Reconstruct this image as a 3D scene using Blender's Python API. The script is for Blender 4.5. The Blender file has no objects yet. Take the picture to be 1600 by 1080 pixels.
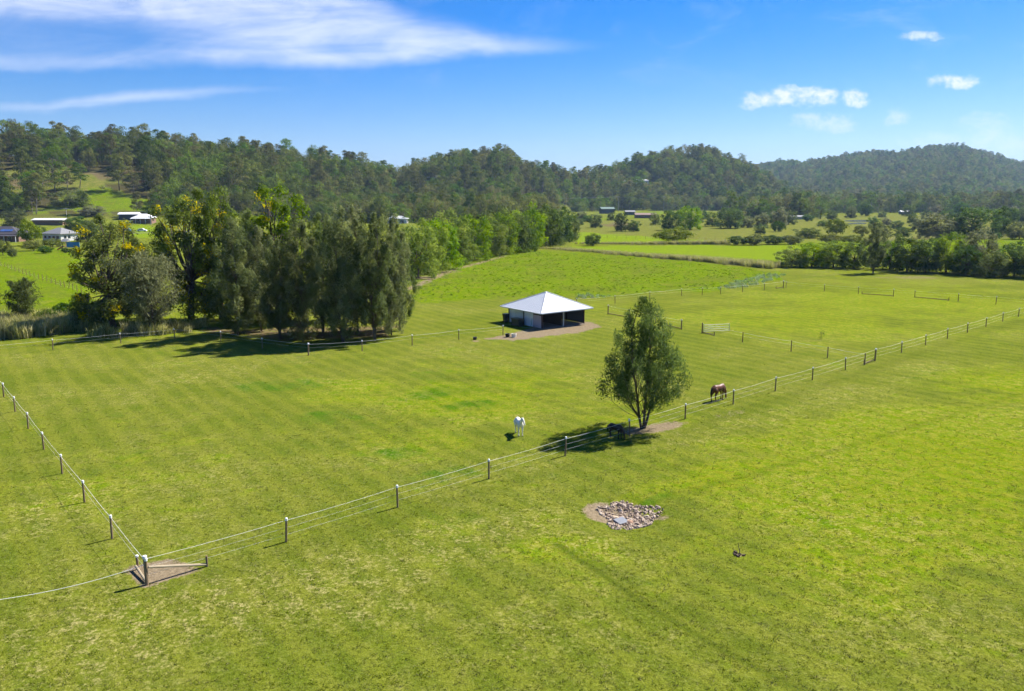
import bpy, bmesh, math, random
import numpy as np
from mathutils import Vector, Matrix

R = math.radians
sc = bpy.context.scene

# ------------------------------------------------------------------ camera
HC, F, YC, YH = 18.0, 1230.0, 490.0, 307.0     # camera height, focal length in px of the 1600 px photo, axis, horizon
TH = math.atan((YC - YH) / F)
cd = bpy.data.cameras.new('camera')
cam = bpy.data.objects.new('camera', cd)
sc.collection.objects.link(cam)
cam.location = (0, 0, HC)
cam.rotation_euler = (R(90) - TH, 0, 0)
cd.sensor_width = 36
cd.lens = 36 * F / 1600
cd.shift_y = -(540 - YC) / 1600
cd.clip_start = 0.5
cd.clip_end = 40000
sc.camera = cam

# ------------------------------------------------------------------ node helper
class NT:
    def __init__(s, tree):
        s.t = tree; s.N = tree.nodes; s.L = tree.links
        s.N.clear()
    def put(s, sock, v):
        if v is None: return
        if isinstance(v, bpy.types.NodeSocket): s.L.new(v, sock)
        elif hasattr(sock.default_value, '__len__') and not hasattr(v, '__len__'):
            sock.default_value = [v] * len(sock.default_value)
        elif hasattr(v, '__len__') and len(v) == 3 and len(sock.default_value) == 4:
            sock.default_value = (*v, 1)
        else: sock.default_value = v
    def n(s, typ, ins=None, **props):
        nd = s.N.new(typ)
        for k, v in props.items(): setattr(nd, k, v)
        for k, v in (ins or {}).items(): s.put(nd.inputs[k], v)
        return nd
    def m(s, op, a, b=None, c=None, clamp=False):
        nd = s.N.new('ShaderNodeMath'); nd.operation = op; nd.use_clamp = clamp
        for i, v in enumerate((a, b, c)):
            if v is not None: s.put(nd.inputs[i], v)
        return nd.outputs[0]
    def mix(s, f, a, b, mode='MIX'):
        nd = s.N.new('ShaderNodeMix'); nd.data_type = 'RGBA'; nd.blend_type = mode
        s.put(nd.inputs[0], f); s.put(nd.inputs[6], a); s.put(nd.inputs[7], b)
        return nd.outputs[2]
    def noise(s, vec, scale, detail=2, rough=.5, dist=0, w=None):
        nd = s.N.new('ShaderNodeTexNoise')
        if vec is not None: s.L.new(vec, nd.inputs['Vector'])
        nd.inputs['Scale'].default_value = scale; nd.inputs['Detail'].default_value = detail
        nd.inputs['Roughness'].default_value = rough; nd.inputs['Distortion'].default_value = dist
        return nd.outputs['Fac']
    def ss(s, v, a, b):
        nd = s.N.new('ShaderNodeMapRange'); nd.interpolation_type = 'SMOOTHSTEP'
        s.put(nd.inputs[0], v)
        for i, q in ((1, a), (2, b)): s.put(nd.inputs[i], q)
        return nd.outputs[0]
    def ramp(s, f, stops):
        nd = s.N.new('ShaderNodeValToRGB'); e = nd.color_ramp.elements
        while len(e) < len(stops): e.new(.5)
        for q, (p, c) in zip(e, stops): q.position = p; q.color = (*c, 1)
        s.put(nd.inputs[0], f)
        return nd.outputs[0]
    def scale(s, vec, v):
        nd = s.N.new('ShaderNodeVectorMath'); nd.operation = 'MULTIPLY'
        s.put(nd.inputs[0], vec); nd.inputs[1].default_value = v
        return nd.outputs[0]

def ray(px, py):
    """direction of the sight line through a photo pixel"""
    return np.array([px - 800.0, F * math.cos(TH) + (YC - py) * math.sin(TH), -F * math.sin(TH) + (YC - py) * math.cos(TH)])

def uv(px, py):
    d = ray(px, py)
    return d[0] / d[1], d[2] / d[1]

# ------------------------------------------------------------------ sky, sun, exposure
SUN_EL = 47.0
SUN_AZ = 54.0                                   # clockwise from +Y
wd = bpy.data.worlds.new('World'); sc.world = wd; wd.use_nodes = True
w = NT(wd.node_tree)
wd.cycles.sampling_method = 'MANUAL'; wd.cycles.sample_map_resolution = 512
sky = w.n('ShaderNodeTexSky', sky_type='NISHITA', sun_disc=False)
sky.sun_elevation = R(SUN_EL); sky.sun_rotation = R(SUN_AZ)
sky.air_density = 1.0; sky.dust_density = 0.35; sky.ozone_density = 3.0; sky.altitude = 0
hs = w.n('ShaderNodeHueSaturation', {'Saturation': 1.72, 'Value': .92, 'Color': sky.outputs[0]})
tc = w.n('ShaderNodeTexCoord')
sep = w.n('ShaderNodeSeparateXYZ', {0: tc.outputs['Generated']})
dy = w.m('MAXIMUM', sep.outputs[1], 0.05)
U = w.m('DIVIDE', sep.outputs[0], dy); V = w.m('DIVIDE', sep.outputs[2], dy)
front = w.ss(sep.outputs[1], .1, .3)
P = w.n('ShaderNodeCombineXYZ', {0: U, 1: V}).outputs[0]
def curve(u, pts):
    """piecewise curve of cloud edge height over azimuth"""
    lo, hi = -1.6, .8
    nd = w.n('ShaderNodeFloatCurve', {'Value': w.m('DIVIDE', w.m('SUBTRACT', u, lo), hi - lo, clamp=True)})
    c = nd.mapping.curves[0]
    q = sorted((((a - lo) / (hi - lo)), b * 1.0) for a, b in (( (x - 800) / F, (YH - y) / F) for x, y in pts))
    c.points[0].location = (0, q[0][1]); c.points[1].location = (1, q[-1][1])
    for a, b in q: c.points.new(a, b)
    nd.mapping.update()
    return nd.outputs[0]
warp = w.noise(P, 6, 4, .6)
Vw = w.m('ADD', V, w.m('MULTIPLY', w.m('SUBTRACT', warp, .5), .035))
st = w.noise(w.scale(P, (2.2, 16, 1)), 1.6, 6, .62, .6)
st2 = w.noise(w.scale(P, (3.0, 9, 1)), 2.4, 5, .6, .9)
def band(lo, hi, sl, sh):
    a = w.ss(w.m('SUBTRACT', Vw, curve(U, lo)), 0, sl)
    b = w.ss(w.m('SUBTRACT', curve(U, hi), Vw), 0, sh)
    return w.m('MULTIPLY', a, b)
cir = band([(-600, 130), (0, 124), (400, 122), (560, 120), (700, 112), (840, 100), (930, 90), (1000, 80)],
           [(-600, -320), (0, -300), (350, -120), (520, -20), (640, 18), (720, 36), (790, 54), (860, 62), (930, 70), (1000, 78)], .02, .035)
hole = w.ss(w.m('ADD', w.m('POWER', w.m('DIVIDE', w.m('SUBTRACT', U, -0.56), .20), 2), w.m('POWER', w.m('DIVIDE', w.m('SUBTRACT', Vw, 0.19), .030), 2)), 0.2, 1.5)
cir = w.m('MULTIPLY', cir, w.m('MULTIPLY_ADD', hole, .75, .25))
cir = w.m('MULTIPLY', cir, w.m('MULTIPLY_ADD', w.ss(w.m('ADD', w.m('MULTIPLY', st, .55), w.m('MULTIPLY', st2, .45)), .34, .64), .68, .32))
tail = band([(-600, 200), (0, 184), (200, 178), (330, 165), (450, 150), (560, 138), (800, 110)],
            [(-600, 150), (0, 160), (150, 152), (300, 142), (430, 138), (560, 132), (800, 108)], .014, .016)
tail = w.m('MULTIPLY', tail, w.m('MULTIPLY_ADD', w.ss(st, .3, .65), .6, .2))
veil = w.m('MULTIPLY', w.ss(st2, .5, .8), w.m('MULTIPLY', w.ss(V, .1, .2), .16))
cirrus = w.m('MAXIMUM', w.m('MULTIPLY', w.m('MAXIMUM', cir, tail), .74), veil)
cn = w.noise(w.scale(P, (1, 1.5, 1)), 38, 6, .62, .2)
cn2 = w.noise(P, 120, 4, .6)
cnn = w.m('ADD', w.m('MULTIPLY', cn, .75), w.m('MULTIPLY', cn2, .25))
cum = None
for (x, y, a, b, g) in [(1172, 158, 17, 11, .9), (1225, 150, 40, 13, 1), (1280, 153, 50, 13, 1), (1330, 153, 24, 12, 1), (1492, 127, 34, 10, 1),
                        (1440, 57, 30, 7, .8), (1262, 189, 26, 10, .55), (1308, 192, 34, 12, .6), (1403, 184, 20, 12, .5),
                        (1538, 208, 40, 26, .42), (1585, 226, 70, 16, .35), (1480, 222, 70, 12, .28), (1700, 200, 60, 20, .6), (1860, 150, 60, 16, .8)]:
    u0, v0 = uv(x, y)
    e = w.m('SUBTRACT', 1.0, w.m('ADD', w.m('POWER', w.m('DIVIDE', w.m('SUBTRACT', U, u0), a * 1.25 / F), 2),
                                 w.m('POWER', w.m('DIVIDE', w.m('SUBTRACT', V, v0), b * 1.35 / F), 2)))
    e = w.m('MULTIPLY', w.ss(w.m('ADD', e, w.m('MULTIPLY', w.m('SUBTRACT', cnn, .5), 4.6)), -.05, 1.5), w.m('MULTIPLY', w.ss(e, -.6, .2), g))
    cum = e if cum is None else w.m('MAXIMUM', cum, e)
cl = w.m('MULTIPLY', w.m('MAXIMUM', cirrus, cum), front, clamp=True)
skyb = w.mix(1.0, hs.outputs[0], (.80, .85, 1.20), 'MULTIPLY')
skycol = w.mix(cl, skyb, (8.0, 8.3, 9.4))
bg = w.n('ShaderNodeBackground', {'Color': skycol, 'Strength': 0.05})
w.L.new(bg.outputs[0], w.n('ShaderNodeOutputWorld').inputs[0])

S = Vector((math.cos(R(SUN_EL)) * math.sin(R(SUN_AZ)), math.cos(R(SUN_EL)) * math.cos(R(SUN_AZ)), math.sin(R(SUN_EL))))
sl = bpy.data.lights.new('sun', 'SUN'); sl.energy = 4.6; sl.angle = R(.53); sl.color = (1, .95, .86)
so = bpy.data.objects.new('sun', sl); sc.collection.objects.link(so)
so.rotation_euler = (-S).to_track_quat('-Z', 'Y').to_euler(); so.location = (60, 40, 120)
vs = sc.view_settings
vs.view_transform = 'Standard'; vs.look = 'None'; vs.gamma = 1; vs.use_curve_mapping = False
vs.exposure = 1.36
sc.cycles.use_adaptive_sampling = True; sc.cycles.adaptive_threshold = .03; sc.cycles.max_bounces = 5; sc.cycles.diffuse_bounces = 2; sc.cycles.transmission_bounces = 4
sc.cycles.volume_bounces = 0; sc.cycles.caustics_reflective = False; sc.cycles.caustics_refractive = False

# ------------------------------------------------------------------ object helpers
C = sc.collection
def tag(o, label=None, cat=None, group=None, kind=None):
    if label: o['label'] = label
    if cat: o['category'] = cat
    if group: o['group'] = group
    if kind: o['kind'] = kind
    return o
def empty(name, loc=(0, 0, 0), rz=0, scale=(1, 1, 1)):
    o = bpy.data.objects.new(name, None); C.objects.link(o)
    o.location = loc; o.rotation_euler = (0, 0, rz); o.scale = scale; o.empty_display_size = .3
    return o
def link(name, me, parent=None, loc=None):
    o = bpy.data.objects.new(name, me); C.objects.link(o)
    if parent: o.parent = parent
    if loc is not None: o.location = loc
    return o
def npmesh(name, V, Fq, mat, var=None, smooth=False):
    """V (n,3), Fq (m,3|4) index array -> mesh"""
    V = np.asarray(V, dtype=np.float32); Fq = np.asarray(Fq, dtype=np.int32)
    me = bpy.data.meshes.new(name)
    k = Fq.shape[1]
    me.vertices.add(len(V)); me.vertices.foreach_set('co', V.ravel())
    me.loops.add(Fq.size); me.loops.foreach_set('vertex_index', Fq.ravel())
    me.polygons.add(len(Fq))
    me.polygons.foreach_set('loop_start', np.arange(0, Fq.size, k, dtype=np.int32))
    me.polygons.foreach_set('loop_total', np.full(len(Fq), k, dtype=np.int32))
    if smooth: me.polygons.foreach_set('use_smooth', np.ones(len(Fq), dtype=bool))
    if var is not None:
        a = me.attributes.new('var', 'FLOAT', 'FACE'); a.data.foreach_set('value', np.asarray(var, dtype=np.float32))
    me.materials.append(mat); me.update(calc_edges=True)
    return me
class MB:
    """collects boxes, tubes and faces of ONE mesh"""
    def __init__(s): s.v = []; s.f = []
    def add(s, vs, fs):
        b = len(s.v); s.v += [tuple(q) for q in vs]; s.f += [tuple(i + b for i in f) for f in fs]; return s
    def box(s, lo, hi, M=None):
        x0, y0, z0 = lo; x1, y1, z1 = hi
        vs = [(x0,y0,z0),(x1,y0,z0),(x1,y1,z0),(x0,y1,z0),(x0,y0,z1),(x1,y0,z1),(x1,y1,z1),(x0,y1,z1)]
        if M is not None: vs = [M @ Vector(q) for q in vs]
        return s.add(vs, [(0,3,2,1),(4,5,6,7),(0,1,5,4),(1,2,6,5),(2,3,7,6),(3,0,4,7)])
    def tube(s, pts, r, n=8, cap=True):
        pts = [Vector(p) for p in pts]; k = len(pts)
        rr = [r] * k if not hasattr(r, '__len__') else r
        vs = []; fs = []
        for i, p in enumerate(pts):
            t = (pts[min(i + 1, k - 1)] - pts[max(i - 1, 0)]).normalized()
            a = t.orthogonal().normalized() if abs(t.z) < .9 else (Vector((1, 0, 0)) - t * t.x).normalized()
            b = t.cross(a)
            for j in range(n):
                q = 2 * math.pi * j / n
                vs.append(p + (a * math.cos(q) + b * math.sin(q)) * rr[i])
        for i in range(k - 1):
            for j in range(n):
                fs.append((i*n+j, i*n+(j+1)%n, (i+1)*n+(j+1)%n, (i+1)*n+j))
        if cap: fs += [tuple(range(n))[::-1], tuple((k-1)*n + j for j in range(n))]
        return s.add(vs, fs)
    def mesh(s, name, mat, smooth=False):
        me = bpy.data.meshes.new(name); me.from_pydata(s.v, [], s.f)
        if smooth:
            for p in me.polygons: p.use_smooth = True
        me.materials.append(mat); me.update(); return me
    def build(s, name, mat, parent=None, smooth=False, loc=None):
        return link(name, s.mesh(name, mat, smooth), parent, loc)

# ------------------------------------------------------------------ materials
MATS = {}
def plain(name, col, rough=.7, metal=0, nscale=4, amt=.25, bump=0, spec=.3, stretch=(1, 1, 1)):
    """solid colour with grain and wear"""
    if name in MATS: return MATS[name]
    m = bpy.data.materials.new(name); m.use_nodes = True; t = NT(m.node_tree)
    co = t.scale(t.n('ShaderNodeTexCoord').outputs['Object'], stretch)
    n1 = t.noise(co, nscale, 5, .6); n2 = t.noise(co, nscale * 6, 3, .6)
    f = t.m('MULTIPLY_ADD', t.m('ADD', t.m('MULTIPLY', n1, .6), t.m('MULTIPLY', n2, .4)), 2 * amt, 1 - amt)
    oi = t.n('ShaderNodeObjectInfo')
    f = t.m('MULTIPLY', f, t.m('MULTIPLY_ADD', oi.outputs['Random'], .16, .92))
    c = t.n('ShaderNodeVectorMath', {0: col, 1: f}, operation='MULTIPLY').outputs[0]
    b = t.n('ShaderNodeBsdfPrincipled', {'Base Color': c, 'Roughness': rough, 'Metallic': metal, 'Specular IOR Level': spec})
    if bump:
        t.L.new(t.n('ShaderNodeBump', {'Height': n2, 'Strength': bump, 'Distance': .02}).outputs[0], b.inputs['Normal'])
    t.L.new(b.outputs[0], t.n('ShaderNodeOutputMaterial').inputs[0])
    MATS[name] = m
    return m
def leaf(name, stops, transl=.3, rough=.55, rnd=.35, hue=.03):
    m = bpy.data.materials.new(name); m.use_nodes = True; t = NT(m.node_tree)
    a = t.n('ShaderNodeAttribute', attribute_name='var')
    oi = t.n('ShaderNodeObjectInfo').outputs['Random']
    c = t.ramp(a.outputs['Fac'], stops)
    r2 = t.m('FRACT', t.m('MULTIPLY', oi, 7.13))
    hsv = t.n('ShaderNodeHueSaturation', {'Hue': t.m('MULTIPLY_ADD', r2, hue, .5 - hue / 2), 'Saturation': t.m('MULTIPLY_ADD', r2, .3, .85),
                                          'Value': t.m('MULTIPLY_ADD', oi, rnd, 1 - rnd / 2), 'Color': c})
    b = t.n('ShaderNodeBsdfPrincipled', {'Base Color': hsv.outputs[0], 'Roughness': rough, 'Specular IOR Level': .03})
    tr = t.n('ShaderNodeBsdfTranslucent', {'Color': hsv.outputs[0]})
    mx = t.n('ShaderNodeMixShader', {0: transl, 1: b.outputs[0], 2: tr.outputs[0]})
    t.L.new(mx.outputs[0], t.n('ShaderNodeOutputMaterial').inputs[0])
    MATS[name] = m
    return m

bark = plain('bark', (.10, .075, .055), .9, nscale=3, amt=.45, bump=.6, stretch=(4, 4, 1))
pale_bark = plain('pale_bark', (.20, .17, .14), .85, nscale=2, amt=.35, bump=.3, stretch=(4, 4, 1))
L_cas = leaf('casuarina_needles', [(0, (0.083, 0.116, 0.033)), (.5, (0.150, 0.186, 0.053)), (1, (0.249, 0.278, 0.093))], 0.55)
L_lone = leaf('sheoak_needles', [(0, (0.049, 0.088, 0.016)), (.5, (0.088, 0.139, 0.027)), (1, (0.138, 0.199, 0.046))], 0.55)
L_grey = leaf('grey_wattle_leaf', [(0, (0.106, 0.119, 0.050)), (.5, (0.175, 0.186, 0.085)), (1, (0.275, 0.279, 0.135))], 0.55)
L_vine = leaf('vine_leaf', [(0, (0.074, 0.114, 0.016)), (.55, (0.166, 0.225, 0.027)), (.85, (0.297, 0.371, 0.036)), (1, (0.503, 0.519, 0.047))], 0.55)
L_blossom = leaf('yellow_blossom', [(0, (.34, .30, .012)), (.6, (.50, .42, .012)), (1, (.68, .54, .015))], .5, rnd=.1, hue=.0)
L_hedge = leaf('bright_green_leaf', [(0, (0.086, 0.157, 0.011)), (.5, (0.192, 0.277, 0.018)), (1, (0.343, 0.409, 0.029))], 0.55)
L_lime = leaf('lime_leaf', [(0, (0.099, 0.127, 0.015)), (.5, (0.165, 0.198, 0.026)), (1, (0.242, 0.264, 0.037))], .42)
L_dark = leaf('dark_green_leaf', [(0, (0.042, 0.081, 0.014)), (.5, (0.081, 0.141, 0.022)), (1, (0.149, 0.220, 0.037))], 0.55)
L_olive = leaf('olive_leaf', [(0, (0.065, 0.096, 0.020)), (.5, (0.117, 0.159, 0.032)), (1, (0.202, 0.234, 0.059))], 0.55)
L_gum = leaf('gum_leaf', [(0, (0.069, 0.095, 0.017)), (.5, (0.123, 0.153, 0.026)), (1, (0.211, 0.225, 0.047))], 0.55, rnd=.85, hue=.09)
L_reed = leaf('reed_blade', [(0, (0.218, 0.234, 0.055)), (.6, (0.374, 0.359, 0.118)), (1, (0.562, 0.515, 0.250))], .45)
L_tuft = leaf('weed_leaf', [(0, (0.095, 0.171, 0.008)), (.6, (0.152, 0.237, 0.009)), (1, (0.218, 0.275, 0.019))], .45)
L_silver = leaf('silver_weed', [(0, (.17, .27, .07)), (1, (.42, .50, .24))], .35)
L_grass = leaf('grass_blade', [(0, (0.084, 0.126, 0.005)), (.5, (0.139, 0.171, 0.010)), (.8, (0.187, 0.193, 0.025)), (1, (0.302, 0.277, 0.118))], .45, rnd=.25)

# ------------------------------------------------------------------ terrain
def ridge_pts(lst):
    return [((x - 800) / F * D, D, z, wf, wb) for x, D, z, wf, wb in lst]
RIDGES = [
    ridge_pts([(-900, 560, 48, 240, 400), (-300, 640, 52, 260, 400), (0, 690, 51, 270, 400), (200, 720, 49, 280, 400), (400, 770, 46, 270, 400), (520, 850, 41, 220, 400),
               (580, 880, 34, 190, 400), (622, 900, 30, 170, 300), (660, 920, 36, 190, 400), (700, 940, 46, 200, 400), (780, 980, 54, 200, 400), (850, 1050, 36, 200, 400), (892, 1120, 30, 150, 300), (945, 1210, 44, 230, 400),
               (1000, 1260, 60, 280, 400), (1045, 1290, 75, 290, 500), (1068, 1300, 68, 290, 500), (1092, 1310, 80, 300, 500), (1130, 1325, 64, 290, 400), (1180, 1335, 40, 240, 300), (1230, 1345, 12, 200, 300), (1280, 1350, 0, 200, 300)]),
    ridge_pts([(1050, 2700, 60, 900, 900), (1170, 2650, 96, 1100, 900), (1215, 2640, 112, 1200, 900), (1250, 2620, 106, 1300, 900), (1300, 2610, 126, 1350, 900), (1350, 2600, 140, 1350, 900), (1390, 2600, 137, 1400, 900),
               (1440, 2600, 151, 1400, 900), (1485, 2600, 156, 1400, 900), (1545, 2620, 122, 1350, 900), (1605, 2650, 88, 1300, 900), (1700, 2700, 66, 1200, 900), (2000, 2800, 40, 1100, 900)]),
    ridge_pts([(1300, 9000, 200, 1500, 1500), (1500, 9000, 330, 1800, 1500), (1600, 9000, 350, 1800, 1500), (1900, 9000, 380, 1800, 1500), (2400, 9000, 250, 1800, 1500)]),
    ridge_pts([(-1500, 7000, 260, 2500, 1500), (400, 7000, 200, 2500, 1500), (1000, 7500, 150, 2500, 1500)]),
]
def wob(x, y, k, seed):
    r = np.random.default_rng(seed); o = 0
    for i in range(7):
        a = r.uniform(0, 6.283); q = k * r.uniform(.6, 2.2)
        o = o + np.sin((np.cos(a) * x + np.sin(a) * y) * q + r.uniform(0, 6.283)) / 7
    return o
PITC = None
def Hgt(x, y):
    x = np.asarray(x, float); y = np.asarray(y, float)
    z = np.zeros(np.broadcast(x, y).shape)
    for pl in RIDGES:
        uq = np.array([p[0] / p[1] for p in pl]); u = x / np.maximum(y, 1.0)     # crest distance, height and slope widths along the valley side
        Dd, hh, wf, wb = (np.interp(u, uq, np.array([p[k] for p in pl])) for k in (1, 2, 3, 4))
        q = np.clip(np.where(y < Dd, (Dd - y) / wf, (y - Dd) / wb), 0, 1)
        z = np.maximum(z, np.where(y > 1, hh * (.5 + .5 * np.cos(math.pi * q)), 0))
    rough = np.clip(z / 20, 0, 1)
    z = z + np.clip(z / 90, 0, 1) * 4 * wob(x, y, .006, 13) + rough * (3.0 * wob(x, y, .02, 3) + 1.2 * wob(x, y, .06, 4))
    near = np.exp(-(np.hypot(x, y) / 260) ** 2)
    z = z + near * (.10 * wob(x, y, .16, 5) + .03 * wob(x, y, .6, 6))
    if PITC is not None:
        d = ((x - PITC[0]) / 1.9) ** 2 + ((y - PITC[1]) / 2.2) ** 2
        z = z - .38 * np.exp(-d)
    return z
def h(x, y): return float(Hgt(x, y))
def G(px, py):
    """where the sight line of a photo pixel meets the level ground"""
    d = ray(px, py); t = -HC / d[2]
    return Vector((d[0] * t, d[1] * t, 0))
TS = np.concatenate([np.arange(20, 400, 1.0), 400 * 1.004 ** np.arange(0, 900)])
def GT(px, py):
    """where it meets the hilly terrain"""
    d = ray(px, py); d = d / d[1]
    X, Y, Z = d[0] * TS, TS, HC + d[2] * TS
    k = np.nonzero(Z <= Hgt(X, Y))[0]
    i = k[0] if len(k) else len(TS) - 1
    return Vector((X[i], Y[i], h(X[i], Y[i])))
def on(px, py, lift=0):
    p = G(px, py); p.z = h(p.x, p.y) + lift; return p
def topz(px, py, Y):
    d = ray(px, py); return HC + d[2] / d[1] * Y
PITC = G(972, 800)[:2]

def inpoly(x, y, poly):
    r = np.zeros(x.shape, bool); n = len(poly)
    for i in range(n):
        x0, y0 = poly[i]; x1, y1 = poly[(i + 1) % n]
        c = ((y0 > y) != (y1 > y)) & (x < (x1 - x0) * (y - y0) / (y1 - y0 + 1e-12) + x0)
        r ^= c
    return r
def poly(px, f=GT): return [tuple(f(a, b)[:2]) for a, b in px]
def segd(x, y, pts):
    best = np.full(x.shape, 1e9)
    for a, b in zip(pts[:-1], pts[1:]):
        dx, dy_ = b[0] - a[0], b[1] - a[1]
        t = np.clip(((x - a[0]) * dx + (y - a[1]) * dy_) / (dx * dx + dy_ * dy_ + 1e-9), 0, 1)
        best = np.minimum(best, np.hypot(x - a[0] - t * dx, y - a[1] - t * dy_))
    return best
Z_lush = [poly(q) for q in [
    [(640, 472), (640, 440), (690, 420), (760, 402), (830, 391), (960, 397), (1090, 410), (1215, 424), (1225, 434), (1130, 452), (950, 464)],
    [(-60, 392), (128, 388), (140, 480), (-60, 492)],
    [(60, 332), (90, 306), (150, 292), (220, 306), (245, 334)],
    [(1290, 372), (1640, 366), (1640, 392), (1240, 400)],
    [(930, 344), (962, 336), (968, 345), (938, 350)], [(985, 332), (1035, 329), (1040, 335), (990, 337)]]]
Z_lime = [poly(q) for q in [
    [(870, 385), (1000, 384), (1200, 384), (1295, 379), (1240, 402), (1212, 416), (1100, 405), (960, 394)],
    [(895, 360), (1020, 366), (1130, 372), (1130, 380), (895, 382)],
    [(205, 352), (250, 352), (250, 372), (205, 372)]]]
Z_dry = [poly(q) for q in [
    [(890, 346), (1180, 338), (1700, 331), (1700, 372), (1280, 376), (1130, 378), (890, 362)],
    [(-80, 278), (0, 270), (60, 264), (180, 268), (215, 284), (140, 294), (60, 302), (-80, 302)], [(965, 298), (1062, 301), (1058, 292), (1000, 286), (968, 288)]]]
Z_brown = [poly(q) for q in [
    [(-80, 296), (-80, 276), (60, 276), (115, 288), (60, 296)], [(120, 268), (222, 268), (236, 296), (160, 282)],
    [(340, 512), (480, 512), (615, 514), (628, 524), (560, 531), (440, 533), (350, 523)],
    [(935, 352), (965, 347), (1000, 351), (965, 356)]]]
Z_clear = Z_lush + Z_dry + [poly([(905, 344), (1190, 334), (1190, 329), (905, 329)]), poly([(965, 298), (1062, 301), (1058, 292), (1000, 286), (968, 288)]), poly([(805, 319), (850, 321), (850, 308), (810, 306)])]
DIRT = [(G(985, 800), 5.0, 3.0), ]

SH0 = G(847, 514)
TREE0 = G(1004, 669)
COR = G(230, 914)
def build_ground():
    ang = np.concatenate([np.linspace(-48, 48, 470), np.linspace(52, 308, 40)])
    ang = np.radians(ang)
    rad = np.concatenate([[0.5, 6, 12, 18], np.arange(22, 75, .38), 75 * 1.0165 ** np.arange(0, 340)])
    rad = rad[rad < 16000]
    A, Rr = np.meshgrid(ang, rad)
    X = np.sin(A) * Rr; Y = np.cos(A) * Rr
    Zz = Hgt(X, Y)
    na, nr = len(ang), len(rad)
    idx = np.arange(na * nr).reshape(nr, na)
    a = idx[:-1]; b = idx[1:]
    Fq = np.stack([a, np.roll(a, -1, 1), np.roll(b, -1, 1), b], -1).reshape(-1, 4)[:, ::-1]
    Vv = np.stack([X, Y, Zz], -1).reshape(-1, 3)
    x, y = Vv[:, 0], Vv[:, 1]
    def mask(zs):
        r = np.zeros(len(x))
        xj = x + (1.2 + .004 * np.hypot(x, y)) * wob(x, y, .35, 61) * 2; yj = y + (1.2 + .01 * np.hypot(x, y)) * wob(x, y, .3, 62) * 2
        for p in zs: r = np.maximum(r, inpoly(xj, yj, p).astype(float))
        return r
    lush, lime, dry, brown = mask(Z_lush), mask(Z_lime), mask(Z_dry), mask(Z_brown)
    forest = np.clip((Vv[:, 2] - 4) / 4, 0, 1) * (1 - np.maximum(np.maximum(lush, dry), lime))
    dirt = np.zeros(len(x))
    def blob(c, a_, b_, rot, s):
        nonlocal dirt
        cx, sx = math.cos(rot), math.sin(rot)
        u = ((x - c[0]) * cx + (y - c[1]) * sx) / a_; v = (-(x - c[0]) * sx + (y - c[1]) * cx) / b_
        dirt = np.maximum(dirt, s * np.clip(1.5 - np.hypot(u, v), 0, 1))
    blob(PITC, 1.25, 1.55, .1, 1); blob((PITC[0] + 1.9, PITC[1] - .6), 1.0, .6, 0, .55); blob((PITC[0] - 1.0, PITC[1] + .3), 1.2, 1.35, 0, 1)
    blob(TREE0 + Vector((1.4, .2, 0)), 3.0, 1.3, .6, .66); blob(TREE0 + Vector((-.5, -.7, 0)), 2.2, 1.2, .4, .6); blob(G(1140, 648), 3.2, 1.2, .7, .42)
    # apron in front of the shed and the bare corner under the strainer post
    ap = [tuple(G(*q)[:2]) for q in [(742, 533), (790, 525), (832, 514), (846, 508), (918, 503), (936, 510), (900, 519), (856, 524), (800, 532)]]
    dirt = np.maximum(dirt, np.clip(1.0 - segd(x, y, ap) / 1.2, 0, 1) * .8); dirt = np.maximum(dirt, .8 * inpoly(x, y, ap))
    tri = [tuple(G(*q)[:2]) for q in [(204, 888), (228, 915), (304, 891), (262, 876)]]
    dirt = np.maximum(dirt, .85 * inpoly(x, y, tri)); dirt = np.maximum(dirt, np.clip(1 - segd(x, y, tri + tri[:1]) / .75, 0, 1) * .72)
    for q, s in [((648, 434), .6), ((690, 425), .5), ((1430, 434), .5)]: blob(G(*q), 8, 5, 0, s)
    dirt = np.maximum(dirt, .6 * np.clip(1.2 - segd(x, y, [tuple(G(*q)[:2]) for q in [(640, 452), (700, 424), (790, 400)]]) / 2.5, 0, 1))
    dirt = np.maximum(dirt, .55 * np.clip(1.0 - segd(x, y, [tuple(G(*q)[:2]) for q in [(1240, 430), (1330, 431), (1420, 437), (1500, 441)]]) / 3.0, 0, 1))
    for q in [(1155, 866)]: blob(G(*q), .28, .22, 0, .9)
    # worn wheel tracks and the faint pressed strip along the fence
    tr = np.zeros(len(x))
    for pl_, wd_, s in [([(870, 850), (930, 890), (1000, 940), (1100, 1000), (1250, 1078), (1350, 1130)], .34, .85), ([(905, 860), (985, 912), (1080, 962), (1200, 1020)], .4, .4), ([(1030, 782), (1150, 748), (1300, 706), (1450, 660), (1600, 615)], .45, .3),
                        ([(230, 930), (448, 862), (753, 770), (1057, 678), (1351, 580), (1600, 500)], 1.0, .35)]:
        d = segd(x, y, [tuple(G(*q)[:2]) for q in pl_])
        tr = np.maximum(tr, s * np.clip(1.2 - d / wd_, 0, 1))
    def soft(lst):
        o = np.zeros(len(x))
        for px_, py_, rx, ry, rot, st_ in lst:
            c = G(px_, py_); u = (x - c.x) * math.cos(rot) + (y - c.y) * math.sin(rot); v = -(x - c.x) * math.sin(rot) + (y - c.y) * math.cos(rot)
            o = np.maximum(o, st_ * np.exp(-((u / rx) ** 2 + (v / ry) ** 2)))
        return o
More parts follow.
